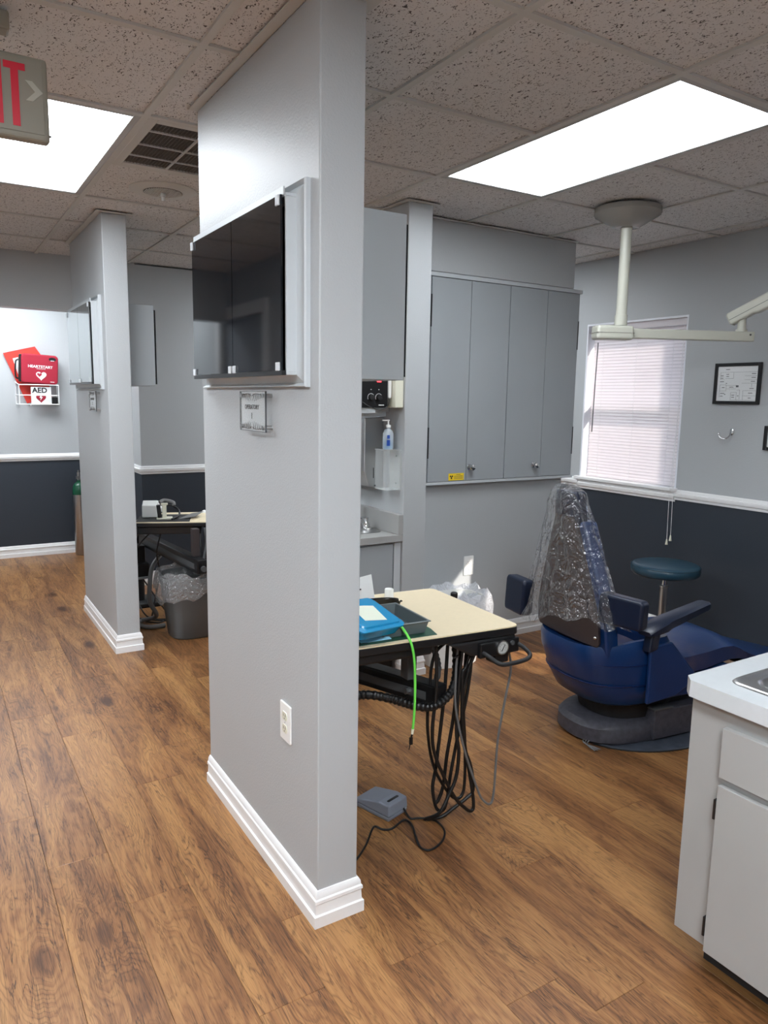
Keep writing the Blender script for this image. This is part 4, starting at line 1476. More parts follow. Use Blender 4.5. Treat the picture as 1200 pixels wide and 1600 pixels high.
# ------------------------------------------------------------------ delivery units
def ribbed(pts, r, n=10):
    P = pts
    L_ = 0
    out = MB()
    rr = lambda q: r
    pp = []
    acc = 0.0
    rings = []
    for i in range(len(P) - 1):
        d_ = (P[i + 1] - P[i])
        s = max(1, int(d_.length / 0.0035))
        for k_ in range(s):
            pp.append(P[i] + d_ * (k_ / s))
    pp.append(P[-1])
    N_ = len(pp)
    out.tube(pp, lambda q: r * (1.0 if int(round(q * (N_ - 1))) % 4 < 2 else 0.86), n)
    return out


def table_top(root, corners, z, mats, thick=0.03):
    """tabletop from four plan corners (front-left, front-right, back-right, back-left) with rounded edges"""
    pts = []
    n = len(corners)
    for i in range(n):
        p = Vector(corners[i])
        a = (Vector(corners[i - 1]) - p).normalized()
        b = (Vector(corners[(i + 1) % n]) - p).normalized()
        r = 0.03
        for k_ in range(7):
            q = k_ / 6
            s = p + a * r * (1 - q) ** 2 + b * r * q ** 2
            pts.append((s.x, s.y))
    MB().prism(pts, z - 0.004, z).build('laminate_top', mats[0], root)
    c = sum((Vector(p) for p in pts), Vector((0, 0))) / len(pts)
    MB().prism([tuple(c + (Vector(p) - c) * 1.004) for p in pts], z - thick, z - 0.0042).build('edge_band', mats[1], root, bevel=0.004)
    return pts


TZ = 0.71
t1 = thing('delivery_table', 'beige topped dental delivery table with pressure gauge and hanging black tubes', 'dental cart', (1.13, 2.66, 0))
FL, FR, BR, BL = V(1.034, 1.852), V(1.655, 1.790), V(1.680, 2.335), V(1.06, 2.395)
table_top(t1, [FL, FR, BR, BL], TZ, (M['beige'], M['black']))
MB().prism([(1.045, 1.868), (1.350, 1.842), (1.366, 1.90), (1.38, 2.11), (1.06, 2.135)], TZ, TZ + 0.0018).build('tray_insert', M['traygreen'], t1, bevel=0.0006)
MB().prism([(1.05, 1.868), (1.335, 1.846), (1.352, 2.105), (1.07, 2.13)], TZ - 0.066, TZ - 0.030).build('tray_well', M['black'], t1, bevel=0.008)
# control head under the front right corner
MB().loft([[V(1.375, 1.812, TZ - 0.031), V(1.648, 1.800, TZ - 0.031), V(1.66, 2.02, TZ - 0.031), V(1.385, 2.03, TZ - 0.031)],
           [V(1.475, 1.812, 0.622), V(1.655, 1.800, 0.622), V(1.665, 2.0, 0.622), V(1.485, 2.01, 0.622)]]).build('control_head', M['blackmatte'], t1, bevel=0.008)
MB().box(1.49, 1.792, 0.618, 1.658, 1.81, 0.668).build('control_panel', M['black'], t1, bevel=0.004)
Mg = frame3((1.580, 1.792, 0.645), (1, 0, 0), (0, 0, 1))
gg = MB().lathe([(0.0245, 0), (0.0245, 0.008), (0.0215, 0.0085), (0.0215, 0.006), (0.0005, 0.006)], (0, 0, 0), 28, Mg).build('pressure_gauge', M['steel'], t1, smooth=40)
MB().lathe([(0.0213, 0.0062), (0.0005, 0.0068)], (0, 0, 0), 28, Mg).build('gauge_face', M['gauge'], gg)
gm = MB()
for k_ in range(9):
    a = R_(-135 + 270 * k_ / 8 + 90)
    gm.prism([(math.cos(a) * 0.013 - 0.001, math.sin(a) * 0.013 - 0.001), (math.cos(a) * 0.013 + 0.001, math.sin(a) * 0.013 - 0.001), (math.cos(a) * 0.013 + 0.001, math.sin(a) * 0.013 + 0.001), (math.cos(a) * 0.013 - 0.001, math.sin(a) * 0.013 + 0.001)], 0.0068, 0.0074, Mg)
gm.build('gauge_marks', M['black_ink'], gg)
MB().prism([(-0.006, -0.011), (-0.003, -0.012), (0.009, 0.009), (0.007, 0.010)], 0.0070, 0.0078, Mg).build('gauge_needle', M['black_ink'], gg)
MB().cyl(V(1.625, 1.792, 0.654), V(1.625, 1.787, 0.654), 0.008, n=14).build('button', M['darkgrey'], t1, smooth=40)
MB().tube(spline([V(1.500, 1.805, 0.640), V(1.510, 1.775, 0.630), V(1.530, 1.745, 0.612), V(1.56, 1.735, 0.608), V(1.63, 1.73, 0.612), V(1.658, 1.738, 0.622), V(1.662, 1.77, 0.635), V(1.655, 1.80, 0.645)], 8), 0.0075, 10).build('handle', M['blackmatte'], t1, smooth=50)
MB().box(1.56, 1.80, 0.586, 1.62, 1.85, 0.622).build('valve_block', M['black'], t1, bevel=0.004)
MB().lathe([(0.012, 0.0), (0.014, 0.006), (0.014, 0.022), (0.010, 0.026), (0.001, 0.027)], (1.715, 2.236, TZ - 0.024), 16).cyl(V(1.665, 2.236, TZ - 0.018), V(1.715, 2.236, TZ - 0.018), 0.006).build('side_knob', M['blackmatte'], t1, smooth=40)


def arm_beam(root, a, b, zc, h=0.075, w=0.06):
    a, b = Vector(a), Vector(b)
    d_ = (b - a)
    L_ = d_.length
    d_.normalize()
    Mx = frame3((a.x, a.y, zc), (d_.x, d_.y, 0), (0, 0, 1))   # local x along arm, y up, z sideways
    MB().box(0, -h / 2, -w / 2, L_, h / 2, w / 2, Mx).build('arm', M['black'], root, bevel=0.006)
    for s in (1, -1):
        MB().box(0.045, -h * 0.22, s * w / 2, L_ - 0.05, h * 0.16, s * (w / 2 + 0.0018), Mx).build('arm_inlay', M['darkgrey'], root)
    return Mx


arm_beam(t1, (1.415, 1.895), (1.13, 2.66), 0.47)
MB().box(1.335, 1.985, 0.508, 1.372, 2.03, TZ - 0.066).build('post', M['darkgrey'], t1, bevel=0.003)
MB().cyl(V(1.13, 2.66, 0.03), V(1.13, 2.66, 0.56), 0.032).build('stand_pole', M['blackmatte'], t1, smooth=40)
MB().prism(rrect(1.00, 2.59, 1.26, 2.85, 0.04, 5), 0.0, 0.03).build('stand_base', M['blackmatte'], t1, bevel=0.006)

YT = 1.9
J = [[(1.373, .657), (1.381, .518), (1.371, .373), (1.381, .287), (1.422, .191), (1.479, .088), (1.53, .030), (1.557, .014), (1.566, .036), (1.549, .13), (1.52, .253), (1.5, .364), (1.5, .462), (1.516, .543), (1.538, .60), (1.54, .63)],
     [(1.451, .65), (1.407, .62), (1.388, .567), (1.385, .491), (1.377, .417), (1.380, .33), (1.402, .22), (1.45, .125), (1.50, .066), (1.535, .09), (1.532, .25), (1.514, .45), (1.52, .63)],
     [(1.46, .63), (1.453, .478), (1.439, .345), (1.421, .198), (1.408, .135), (1.414, .08), (1.427, .043), (1.45, .036), (1.464, .072), (1.476, .17), (1.502, .31), (1.529, .423), (1.544, .525), (1.55, .63)],
     [(1.495, .63), (1.482, .523), (1.474, .337), (1.485, .261), (1.476, .17), (1.447, .111), (1.411, .054), (1.39, .007)],
     [(1.53, .63), (1.508, .557), (1.494, .521), (1.507, .296), (1.547, .185), (1.563, .092), (1.536, .065), (1.481, .04), (1.435, .022), (1.394, .008)],
     [(1.505, .63), (1.497, .5), (1.488, .36), (1.470, .23), (1.462, .12), (1.447, .066), (1.43, .05)]]
for i, pts in enumerate(J):
    dy = (-0.022, 0.01, 0.02, -0.008, 0.0, 0.028)[i]
    n_ = len(pts)
    P_ = [V(x, YT + dy + 0.012 * math.sin(3.1 * q / n_ + i), z) for q, (x, z) in enumerate(pts)]
    P_[-1].y = P_[-1].y if pts[-1][1] > 0.02 else YT + 0.05 - i * 0.004
    MB().tube(spline(P_, 6), 0.0062 if i != 1 else 0.0055, 8).build('handpiece_tube', M['rubber'], t1, smooth=50)
G = [(1.655, .605), (1.672, .536), (1.657, .436), (1.635, .299), (1.632, .197), (1.63, .073), (1.620, .035), (1.593, .052), (1.567, .098), (1.504, .263), (1.463, .424), (1.462, .55), (1.47, .63)]
MB().tube(spline([V(x, 1.84 + 0.05 * q / len(G), z) for q, (x, z) in enumerate(G)], 6), 0.0042, 8).build('grey_air_tube', M['hose'], t1, smooth=50)
MB().tube([V(1.45, 1.87, 0.675), V(1.448, 1.87, 0.665)], 0.004, 6)
ribbed(spline([V(1.489, 1.93, .655), V(1.492, 1.92, .574), V(1.475, 1.905, .501), V(1.43, 1.89, .462), V(1.365, 1.885, .447), V(1.30, 1.895, .462), V(1.22, 1.92, .494), V(1.15, 1.96, .505), V(1.09, 2.04, .47), V(1.05, 2.15, .38), V(1.06, 2.35, .2), V(1.06, 2.5, .05)], 8), 0.0155, 12).build('suction_hose', M['rubber'], t1)
ribbed(spline([V(1.415, 1.99, .66), V(1.44, 1.98, .60), V(1.452, 1.97, .54), V(1.44, 1.97, .49), V(1.40, 1.98, .465), V(1.33, 1.99, .47)], 8), 0.0115, 10).build('suction_hose', M['darkgrey'], t1)
MB().cyl(V(1.452, 1.885, 0.60), V(1.470, 1.88, 0.607), 0.004, n=8).cyl(V(1.585, 1.87, 0.588), V(1.61, 1.866, 0.588), 0.006, n=8).build('hose_clip', M['black'], t1)

# things on the delivery table
t = thing('instrument_tub', 'open dark grey rectangular tub on the green tray', 'tub', (1.29, 1.98, TZ + 0.002))
o_ = [(1.165, 1.875), (1.330, 1.862), (1.345, 2.085), (1.178, 2.098)]
cc = V(1.255, 1.98)


def sc_ring(k_, z):
    return [V(cc.x + (p[0] - cc.x) * k_, cc.y + (p[1] - cc.y) * k_, z) for p in o_]


MB().loft([sc_ring(0.90, TZ + 0.002), sc_ring(1.0, TZ + 0.042), sc_ring(1.06, TZ + 0.042), sc_ring(1.06, TZ + 0.046), sc_ring(0.96, TZ + 0.046), sc_ring(0.86, TZ + 0.006)]).build('tub_shell', M['tub'], t, bevel=0.002)
t = thing('blue_case', 'translucent blue plastic box with cream paper label lying tilted on tray', 'box', (1.13, 1.94, TZ + 0.048))
q = Matrix.Rotation(R_(-24), 4, 'Y') @ Matrix.Rotation(R_(13), 4, 'X')
Mb = Matrix.Translation((1.122, 1.905, TZ + 0.070)) @ Matrix.Rotation(R_(20), 4, 'Z') @ Matrix.Rotation(R_(6), 4, 'Y') @ Matrix.Rotation(R_(20), 4, 'X')
MB().loft([[Mb @ V(p[0] * k_, p[1] * k_, z) for p in rrect(-0.105, -0.075, 0.105, 0.085, 0.02, 4)] for k_, z in ((0.90, -0.024), (0.98, 0.004), (1.06, 0.006), (1.06, 0.012), (0.9, 0.014), (0.86, 0.02), (0.1, 0.021))]).build('case_shell', M['bluebox'], t, bevel=0.0015)
MB().prism([(-0.055, -0.035), (0.035, -0.05), (0.055, 0.03), (0.02, 0.038), (-0.04, 0.045)], 0.0215, 0.0222, Mb).build('paper_label', M['label_cream'], t)
t = thing('film_pouch', 'crumpled pale blue film pouch under the blue box', 'pouch', (1.17, 1.885, TZ + 0.002))
random.seed(7)
gr = []
for i in range(9):
    gr.append([V(1.09 + i * 0.013, 1.880 + j * 0.012 - i * 0.0012, TZ + 0.004 + 0.016 * random.random() * math.sin(math.pi * j / 5)) for j in range(6)])
mbp = MB()
rings = [[p for p in r] + [p - V(0, 0, 0.0015) for p in reversed(r)] for r in gr]
mbp.loft(rings).build('pouch_film', M['bluepaper'], t, smooth=60)
t = thing('safety_visor', 'glossy black curved eyewear resting on tub rim', 'eyewear', (1.31, 2.12, TZ))
vis = []
for i in range(17):
    a = R_(10 + 160 * i / 16)
    cxv, cyv = 1.295, 2.13
    vis.append((cxv + 0.105 * math.cos(a), cyv + 0.06 * math.sin(a)))
rings = []
for px_, py_ in vis:
    nx, ny = (px_ - 1.295) / 0.105, (py_ - 2.13) / 0.06
    rings.append([V(px_, py_, TZ + 0.006), V(px_ + nx * 0.006, py_ + ny * 0.006, TZ + 0.012), V(px_ - nx * 0.006, py_ - ny * 0.006, TZ + 0.044), V(px_ - nx * 0.016, py_ - ny * 0.016, TZ + 0.040)])
MB().loft(rings).build('visor_lens', M['glossblack'], t, smooth=50, bevel=0.002)
for s in (0, -1):
    MB().tube(spline([V(*vis[s], TZ + 0.025), V(vis[s][0] - 0.004, vis[s][1] - 0.012, TZ + 0.036), V(vis[s][0] - 0.006, vis[s][1] - 0.022, TZ + 0.038)], 5), 0.003, 6).build('temple', M['glossblack'], t, smooth=40)
t = thing('white_cup', 'small white plastic cup upside down on delivery table', 'cup', (1.423, 2.252, TZ))
MB().lathe([(0.0175, 0), (0.0165, 0.046), (0.0145, 0.0485), (0.0005, 0.0485)], (1.423, 2.252, TZ), 24).build('cup_wall', M['white'], t, smooth=45)
MB().lathe([(0.0180, 0.0), (0.0188, 0.001), (0.0188, 0.004), (0.0178, 0.0045)], (1.423, 2.252, TZ), 24).build('cup_lip', M['white'], t, smooth=45)
t = thing('paper_pouch', 'white paper pouch standing behind the blue box', 'pouch', (1.30, 2.225, TZ))
MB().loft([[V(1.235, 2.245, TZ), V(1.345, 2.215, TZ), V(1.352, 2.235, TZ), V(1.24, 2.268, TZ)], [V(1.232, 2.25, TZ + 0.05), V(1.342, 2.225, TZ + 0.045), V(1.345, 2.237, TZ + 0.045), V(1.235, 2.262, TZ + 0.05)], [V(1.24, 2.262, TZ + 0.095), V(1.338, 2.240, TZ + 0.115), V(1.339, 2.242, TZ + 0.115), V(1.241, 2.264, TZ + 0.095)]]).build('pouch_body', M['paper'], t, smooth=30)
MB().loft([[V(1.268, 2.2385, TZ + 0.062), V(1.292, 2.232, TZ + 0.064), V(1.292, 2.2316, TZ + 0.064), V(1.268, 2.2381, TZ + 0.062)], [V(1.268, 2.2400, TZ + 0.067), V(1.292, 2.2336, TZ + 0.069), V(1.292, 2.2332, TZ + 0.069), V(1.268, 2.2396, TZ + 0.067)]]).build('printed_mark', M['ink'], t)
t = thing('green_cord', 'bright lime green cord draped over the front table edge', 'cord', (1.21, 1.90, TZ))
GC = [V(1.20, 1.93, TZ + 0.058), V(1.215, 1.895, TZ + 0.062), V(1.230, 1.855, TZ + 0.030), V(1.238, 1.826, TZ - 0.005), V(1.246, 1.817, .65), V(1.250, 1.815, .56), V(1.249, 1.815, .47), V(1.245, 1.815, .425)]
MB().tube(spline(GC, 8), 0.0042, 8).build('cord_sleeve', M['lime'], t, smooth=50)
MB().cyl(V(1.245, 1.815, .425), V(1.243, 1.815, .408), 0.005, 0.004, 10).build('cord_collar', M['cream'], t, smooth=40)
MB().cyl(V(1.243, 1.815, .408), V(1.240, 1.815, .398), 0.003, 0.003, 8).box(1.234, 1.812, .374, 1.244, 1.818, .398).cyl(V(1.236, 1.815, .376), V(1.232, 1.815, .358), 0.0016, n=6).build('clip', M['black'], t)

# foot pedal
t = thing('foot_pedal', 'blue grey wedge shaped foot pedal with black cord on wood floor', 'foot pedal', (1.28, 2.05, 0))
A_, B_, C_, D_ = V(1.272, 1.99, 0), V(1.372, 2.02, 0), V(1.335, 2.185, 0), V(1.225, 2.15, 0)   # front-left, front-right, back-right, back-left


def zup(p, z, k_=0.0):
    ctr = V(1.30, 2.085, 0)
    return V(p.x + (ctr.x - p.x) * k_, p.y + (ctr.y - p.y) * k_, z)


MB().loft([[zup(p, 0.0, .04) for p in (A_, B_, C_, D_)], [zup(p, 0.016, .0) for p in (A_, B_, C_, D_)]]).build('pedal_base', M['pedal'], t, bevel=0.004)
m1, m2 = A_.lerp(D_, 0.30), B_.lerp(C_, 0.30)
bmid = MB()
lower = [zup(A_, 0.018), zup(B_, 0.018), zup(C_, 0.018), zup(D_, 0.018)]
bmid.v = [zup(A_, 0.018), zup(B_, 0.018), zup(C_, 0.018), zup(D_, 0.018), zup(A_, 0.058, .04), zup(B_, 0.058, .04), zup(m2, 0.058, .04), zup(m1, 0.058, .04), zup(C_, 0.030, .04), zup(D_, 0.030, .04)]
for fc in ((3, 2, 1, 0), (0, 1, 5, 4), (4, 5, 6, 7), (7, 6, 8, 9), (1, 2, 8, 6, 5), (0, 4, 7, 9, 3), (2, 3, 9, 8)):
    bmid.face(fc)
bmid.build('pedal_cover', M['pedal'], t, bevel=0.005, seg=3)
ct = (zup(A_, 0.0585, .04) + zup(B_, 0.0585, .04) + zup(m1, 0.0585, .04) + zup(m2, 0.0585, .04)) / 4
dx_ = (B_ - A_).normalized()
dy_ = V(-dx_.y, dx_.x, 0)
MB().prism(rrect(-0.028, -0.005, 0.028, 0.005, 0.004, 3), 0, 0.0012, frame3(ct - V(0, 0, 0.0002), dx_, dy_)).build('slot', M['black'], t)
cordp = [(1.352, 2.02, .02), (1.349, 1.97, .006), (1.375, 1.958, .005), (1.409, 1.929, .006), (1.42, 1.896, .005), (1.408, 1.847, .005), (1.372, 1.808, .005), (1.327, 1.788, .005), (1.296, 1.789, .005), (1.286, 1.817, .005), (1.305, 1.871, .006), (1.327, 1.925, .010), (1.322, 1.952, .016), (1.306, 1.957, .016), (1.257, 1.946, .008), (1.231, 1.962, .005), (1.213, 1.98, .012), (1.189, 1.962, .018), (1.139, 1.914, .008), (1.08, 1.868, .005), (1.03, 1.84, .005)]
MB().tube(spline([V(*p) for p in cordp], 6), 0.0037, 8).build('cord', M['rubber'], t, smooth=50)

# white bin by the wall
t = thing('white_bin', 'white waste bin with puffy liner beside the wall outlet', 'bin', (2.46, 3.20, 0))


def oval(cx_, cy_, rx_, ry_, z, n=26, e=3.0):
    out = []
    for k_ in range(n):
        a = 2 * math.pi * k_ / n
        ca, sa = math.cos(a), math.sin(a)
        r_ = (abs(ca) ** e + abs(sa) ** e) ** (-1 / e)
        out.append(V(cx_ + rx_ * r_ * ca, cy_ + ry_ * r_ * sa, z))
    return out


MB().loft([oval(2.425, 3.19, .155, .105, 0.0), oval(2.43, 3.19, .19, .13, 0.36), oval(2.43, 3.19, .20, .14, 0.362), oval(2.43, 3.19, .20, .14, 0.374), oval(2.43, 3.19, .18, .12, 0.374), oval(2.425, 3.19, .145, .095, 0.01)]).build('bin_body', M['white'], t, smooth=35)
random.seed(3)


def liner(cx_, cy_, rx_, ry_, zt, drop, puff, mt, root, seed=1, n=44, lift=0.0):
    rng = random.Random(seed)
    ph = [rng.uniform(0, 6.28) for _ in range(6)]

    def wob(a, f_, i):
        return math.sin(a * f_ + ph[i % 6])
    rings = []
    for lev, (k_, z) in enumerate(((0.80, zt - 0.05), (0.95, zt + 0.004 + lift * .5), (1.0, zt + 0.012 + lift), (1.05 + puff * .5, zt - 0.004), (1.08 + puff, zt - drop * 0.5), (1.07 + puff * .7, zt - drop))):
        ring = []
        for i in range(n):
            a = 2 * math.pi * i / n
            ca, sa = math.cos(a), math.sin(a)
            e = 3.0
            r_ = (abs(ca) ** e + abs(sa) ** e) ** (-1 / e)
            kk = k_ + (0.026 * wob(a, 9, lev) + 0.024 * wob(a, 17, 1 + lev) + 0.018 * wob(a, 5, 2 + lev)) * (1 if lev > 0 else 0.4)
            zz = z + 0.012 * wob(a, 6, 3) * (lev >= 1) + 0.010 * wob(a, 13, 4) * (lev >= 2) + (0.035 * wob(a, 2, 5) if lev == 5 else 0)
            ring.append(V(cx_ + rx_ * r_ * kk * ca, cy_ + ry_ * r_ * kk * sa, zz))
        rings.append(ring)
    return MB().loft(rings, cap=False).build('liner', mt, root, smooth=70)


liner(2.43, 3.19, .20, .14, 0.374, 0.11, 0.10, M['liner_white'], t, 5, lift=0.02)

# grey bin behind the partition
t = thing('waste_bin', 'charcoal rectangular waste bin with clear liner under the rear delivery table', 'bin', (1.29, 4.36, 0))
MB().loft([oval(1.335, 4.36, .150, .115, 0.0), oval(1.335, 4.36, .160, .125, 0.012), oval(1.34, 4.36, .205, .165, 0.355), oval(1.34, 4.36, .215, .175, 0.358), oval(1.34, 4.36, .217, .177, 0.385), oval(1.34, 4.36, .198, .158, 0.387), oval(1.335, 4.36, .145, .11, 0.015)]).build('bin_body', M['bin'], t, smooth=35)
liner(1.34, 4.36, .217, .177, 0.385, 0.11, 0.03, M['liner'], t, 11, lift=0.015)

# rear delivery unit
t2 = thing('delivery_table', 'beige topped dental delivery table holding white handpiece base unit', 'dental cart', (1.22, 5.18, 0))
FL, FR, BR, BL = V(1.000, 4.42), V(1.56, 4.19), V(1.70, 4.58), V(1.15, 4.76)
table_top(t2, [FL, FR, BR, BL], TZ, (M['beige'], M['black']), 0.028)
MB().prism([(1.012, 4.43), (1.30, 4.312), (1.40, 4.58), (1.11, 4.69)], TZ, TZ + 0.0018).build('tray_insert', M['blackmatte'], t2, bevel=0.0006)
MB().prism([(1.02, 4.43), (1.36, 4.29), (1.44, 4.55), (1.12, 4.68)], TZ - 0.075, TZ - 0.028).build('tray_well', M['black'], t2, bevel=0.006)
arm_beam(t2, (1.305, 4.10), (1.22, 5.18), 0.475, 0.085)
MB().box(1.285, 4.20, 0.516, 1.325, 4.25, TZ - 0.028).build('post', M['taupe'], t2, bevel=0.003)
MB().cyl(V(1.305, 4.085, 0.468), V(1.305, 4.062, 0.468), 0.016, n=16).build('pivot_bolt', M['darkgrey'], t2, smooth=40)
MB().cyl(V(1.20, 5.18, 0.03), V(1.20, 5.18, 0.60), 0.03).build('stand_pole', M['blackmatte'], t2, smooth=40)
MB().prism(rrect(1.07, 5.05, 1.33, 5.31, 0.04, 5), 0.0, 0.03).build('stand_base', M['blackmatte'], t2, bevel=0.006)
MB().box(1.10, 4.98, 0.24, 1.22, 5.12, 0.33).box(1.12, 5.0, 0.33, 1.20, 5.10, 0.45).build('junction_box', M['black'], t2, bevel=0.004)
MB().box(1.08, 4.96, 0.228, 1.23, 5.13, 0.24).build('junction_shelf', M['greylam'], t2, bevel=0.002)
for i in range(5):
    x_ = 1.37 + 0.022 * i
    y_ = 4.24 - 0.008 * i
    MB().tube(spline([V(x_, y_, TZ - 0.03), V(x_ + 0.004, y_ - 0.02, .60), V(x_ - 0.02, y_ - 0.03, .50), V(x_ - 0.035, y_ - 0.03, .44), V(x_ - 0.05, y_ + 0.0, .43), V(x_ - 0.055, y_ + 0.05, .50), V(x_ - 0.05, y_ + 0.08, .62), V(x_ - 0.045, y_ + 0.09, TZ - .03)], 6), 0.006 if i else 0.011, 8).build('handpiece_tube', M['darkgrey'] if i % 2 == 0 else M['rubber'], t2, smooth=50)
TB = [[(1.07, 4.52, .64), (1.09, 4.75, .56), (1.12, 4.95, .46), (1.13, 5.02, .36)], [(1.15, 4.55, .64), (1.10, 4.72, .52), (1.10, 4.9, .40), (1.14, 5.0, .30)],
      [(1.19, 4.52, .64), (1.20, 4.70, .46), (1.24, 4.80, .30), (1.22, 4.85, .12), (1.18, 4.80, .006)], [(1.13, 5.0, .24), (1.12, 4.92, .10), (1.16, 4.80, .006), (1.26, 4.70, .006)],
      [(1.17, 5.02, .24), (1.24, 4.9, .10), (1.28, 4.78, .006), (1.20, 4.66, .006), (1.12, 4.72, .006)], [(1.05, 4.9, .006), (1.14, 4.76, .006), (1.28, 4.66, .006), (1.36, 4.70, .006)]]
for p in TB:
    MB().tube(spline([V(*q_) for q_ in p], 8), 0.0048, 7).build('supply_tube', M['rubber'], t2, smooth=50)
MB().tube(spline([V(1.36, 5.0, .43), V(1.28, 4.86, .42), V(1.17, 4.70, .37), V(1.12, 4.58, .28), V(1.11, 4.55, .18), V(1.16, 4.60, .07), V(1.10, 4.72, .016), V(1.05, 4.66, .016), V(1.10, 4.56, .016), V(1.20, 4.55, .016)], 8), 0.014, 10).build('suction_hose', M['hose'], t2, smooth=50)

t = thing('tabletop_scaler', 'white tabletop handpiece base unit with sloped front on rear table', 'dental device', (1.145, 4.61, TZ))
Mh = Matrix.Translation((1.155, 4.625, TZ + 0.002)) @ Matrix.Rotation(R_(-21), 4, 'Z')
MB().loft([[Mh @ V(x_, y_, z_) for y_, z_ in ((-0.085, 0), (0.085, 0), (0.085, 0.045), (0.055, 0.085), (-0.03, 0.100), (-0.085, 0.075))] for x_ in (-0.045, 0.045)]).build('unit_body', M['white'], t, bevel=0.006, seg=3)
MB().box(0.046, -0.05, 0.03, 0.075, 0.05, 0.055, Mh).build('front_ledge', M['white'], t, bevel=0.004)
t = thing('light_stand', 'cream holder with black handpiece standing on rear table', 'holder', (1.20, 4.48, TZ))
Ms = Matrix.Translation((1.195, 4.47, TZ + 0.002)) @ Matrix.Rotation(R_(-21), 4, 'Z')
MB().prism(rrect(-0.045, -0.03, 0.045, 0.03, 0.01, 4), 0, 0.010, Ms).build('foot_plate', M['cream'], t, bevel=0.002)
MB().box(-0.012, -0.012, 0.01, 0.012, 0.012, 0.085, Ms).box(-0.02, -0.014, 0.085, 0.02, 0.014, 0.097, Ms).build('upright', M['cream'], t, bevel=0.003)
MB().tube([Ms @ V(-0.026, -0.016, 0.012), Ms @ V(-0.034, -0.016, 0.088)], 0.012, 12).build('handpiece', M['black'], t, smooth=40)
MB().tube(spline([Ms @ V(-0.026, 0.0, 0.10), Ms @ V(0.0, 0.02, 0.112), Ms @ V(0.05, 0.01, 0.100), Ms @ V(0.058, 0.0, 0.082)], 6), 0.011, 10).build('grey_head', M['hose'], t, smooth=50)
tag(MB().prism([(-0.085, -0.03), (0.02, -0.062), (0.10, 0.035), (0.03, 0.05)], 0.0, 0.004, Matrix.Translation((1.345, 4.46, TZ + 0.010)) @ Matrix.Rotation(R_(-9), 4, 'Y')).build('sterile_pouch', M['hose'], None, bevel=0.001), 'flat grey sealed pouch lying on rear table', 'pouch')
t = thing('small_cup', 'tiny white domed cup at the back of rear table', 'cup', (1.49, 4.615, TZ))
MB().lathe([(0.016, 0), (0.0165, 0.006), (0.012, 0.014), (0.001, 0.018)], (1.49, 4.615, TZ), 16).build('dome', M['white'], t, smooth=50)
MB().lathe([(0.019, 0), (0.019, 0.003), (0.016, 0.0035)], (1.49, 4.615, TZ), 16).build('rim', M['white'], t, smooth=50)
tag(MB().tube(spline([V(1.215, 4.55, TZ + 0.075), V(1.26, 4.54, TZ + 0.07), V(1.29, 4.51, TZ + 0.05), V(1.285, 4.47, TZ + 0.02), V(1.25, 4.44, TZ + 0.009), V(1.22, 4.40, TZ + 0.008)], 8), 0.006, 8).build('device_cord', M['black'], None, smooth=50), 'black cord looping from white base unit on rear table', 'cord')

# ------------------------------------------------------------------ dental chair
CH = Matrix.Translation((2.62, 2.13, 0)) @ Matrix.Rotation(R_(-7), 4, 'Z')
t = thing('floor_mat', 'round dusty grey mat under the blue dental chair', 'mat', (2.75, 2.22, 0))
MB().lathe([(0.304, 0.0), (0.304, 0.005), (0.301, 0.007), (0.001, 0.007)], (2.765, 2.12, 0), 56, sx=1.38).build('mat_disc', M['mat'], t)
MB().lathe([(0.3065, 0.0), (0.3065, 0.004), (0.3045, 0.006)], (2.765, 2.12, 0), 56, cap=False, sx=1.38).build('mat_rim', M['rubber'], t)

ch = thing('dental_chair', 'blue vinyl dental chair with tall narrow backrest', 'dental chair', (2.62, 2.13, 0.007), R_(-7))


def sup(cu, cv, ru_b, ru_f, rv, z, n=36, e=2.6):
    """superellipse ring: different reach behind and in front"""
    out = []
    for k_ in range(n):
        a = 2 * math.pi * k_ / n
        ca, sa = math.cos(a), math.sin(a)
        r_ = (abs(ca) ** e + abs(sa) ** e) ** (-1 / e)
        ru = ru_f if ca > 0 else ru_b
        out.append(V(cu + ru * r_ * ca, cv + rv * r_ * sa, z))
    return out


def L3(mb, name, mt, par=None, **kw):
    return mb.build(name, mt, par or ch, local=True, **kw)


# base
L3(MB().loft([sup(-0.02, 0.0, 0.27, 0.16, 0.185, 0.0), sup(-0.02, 0.0, 0.285, 0.16, 0.195, 0.012), sup(-0.02, 0.0, 0.285, 0.16, 0.195, 0.07), sup(-0.02, 0.0, 0.265, 0.16, 0.178, 0.092), sup(-0.02, 0.0, 0.20, 0.14, 0.15, 0.10)]), 'base_boot', M['basegrey'], smooth=40)
L3(MB().box(-0.02, -0.212, 0.012, 0.62, 0.20, 0.145), 'base_box', M['basegrey'], bevel=0.006)
L3(MB().box(-0.026, -0.216, 0.145, 0.08, 0.204, 0.153), 'base_cap', M['darkgrey'], bevel=0.002)
L3(MB().loft([sup(0, 0, .20, .22, .16, 0.10), sup(0, 0, .22, .24, .18, 0.19)]), 'lift_column', M['blackmatte'])
for k_ in range(3):
    L3(MB().tube(spline([V(-0.26, -0.10 + 0.012 * k_, 0.02), V(-0.30, -0.12 + 0.012 * k_, 0.006), V(-0.30 + .015 * k_, -0.17, 0.0)], 5), 0.0028, 6), 'power_cord', M['hose'])
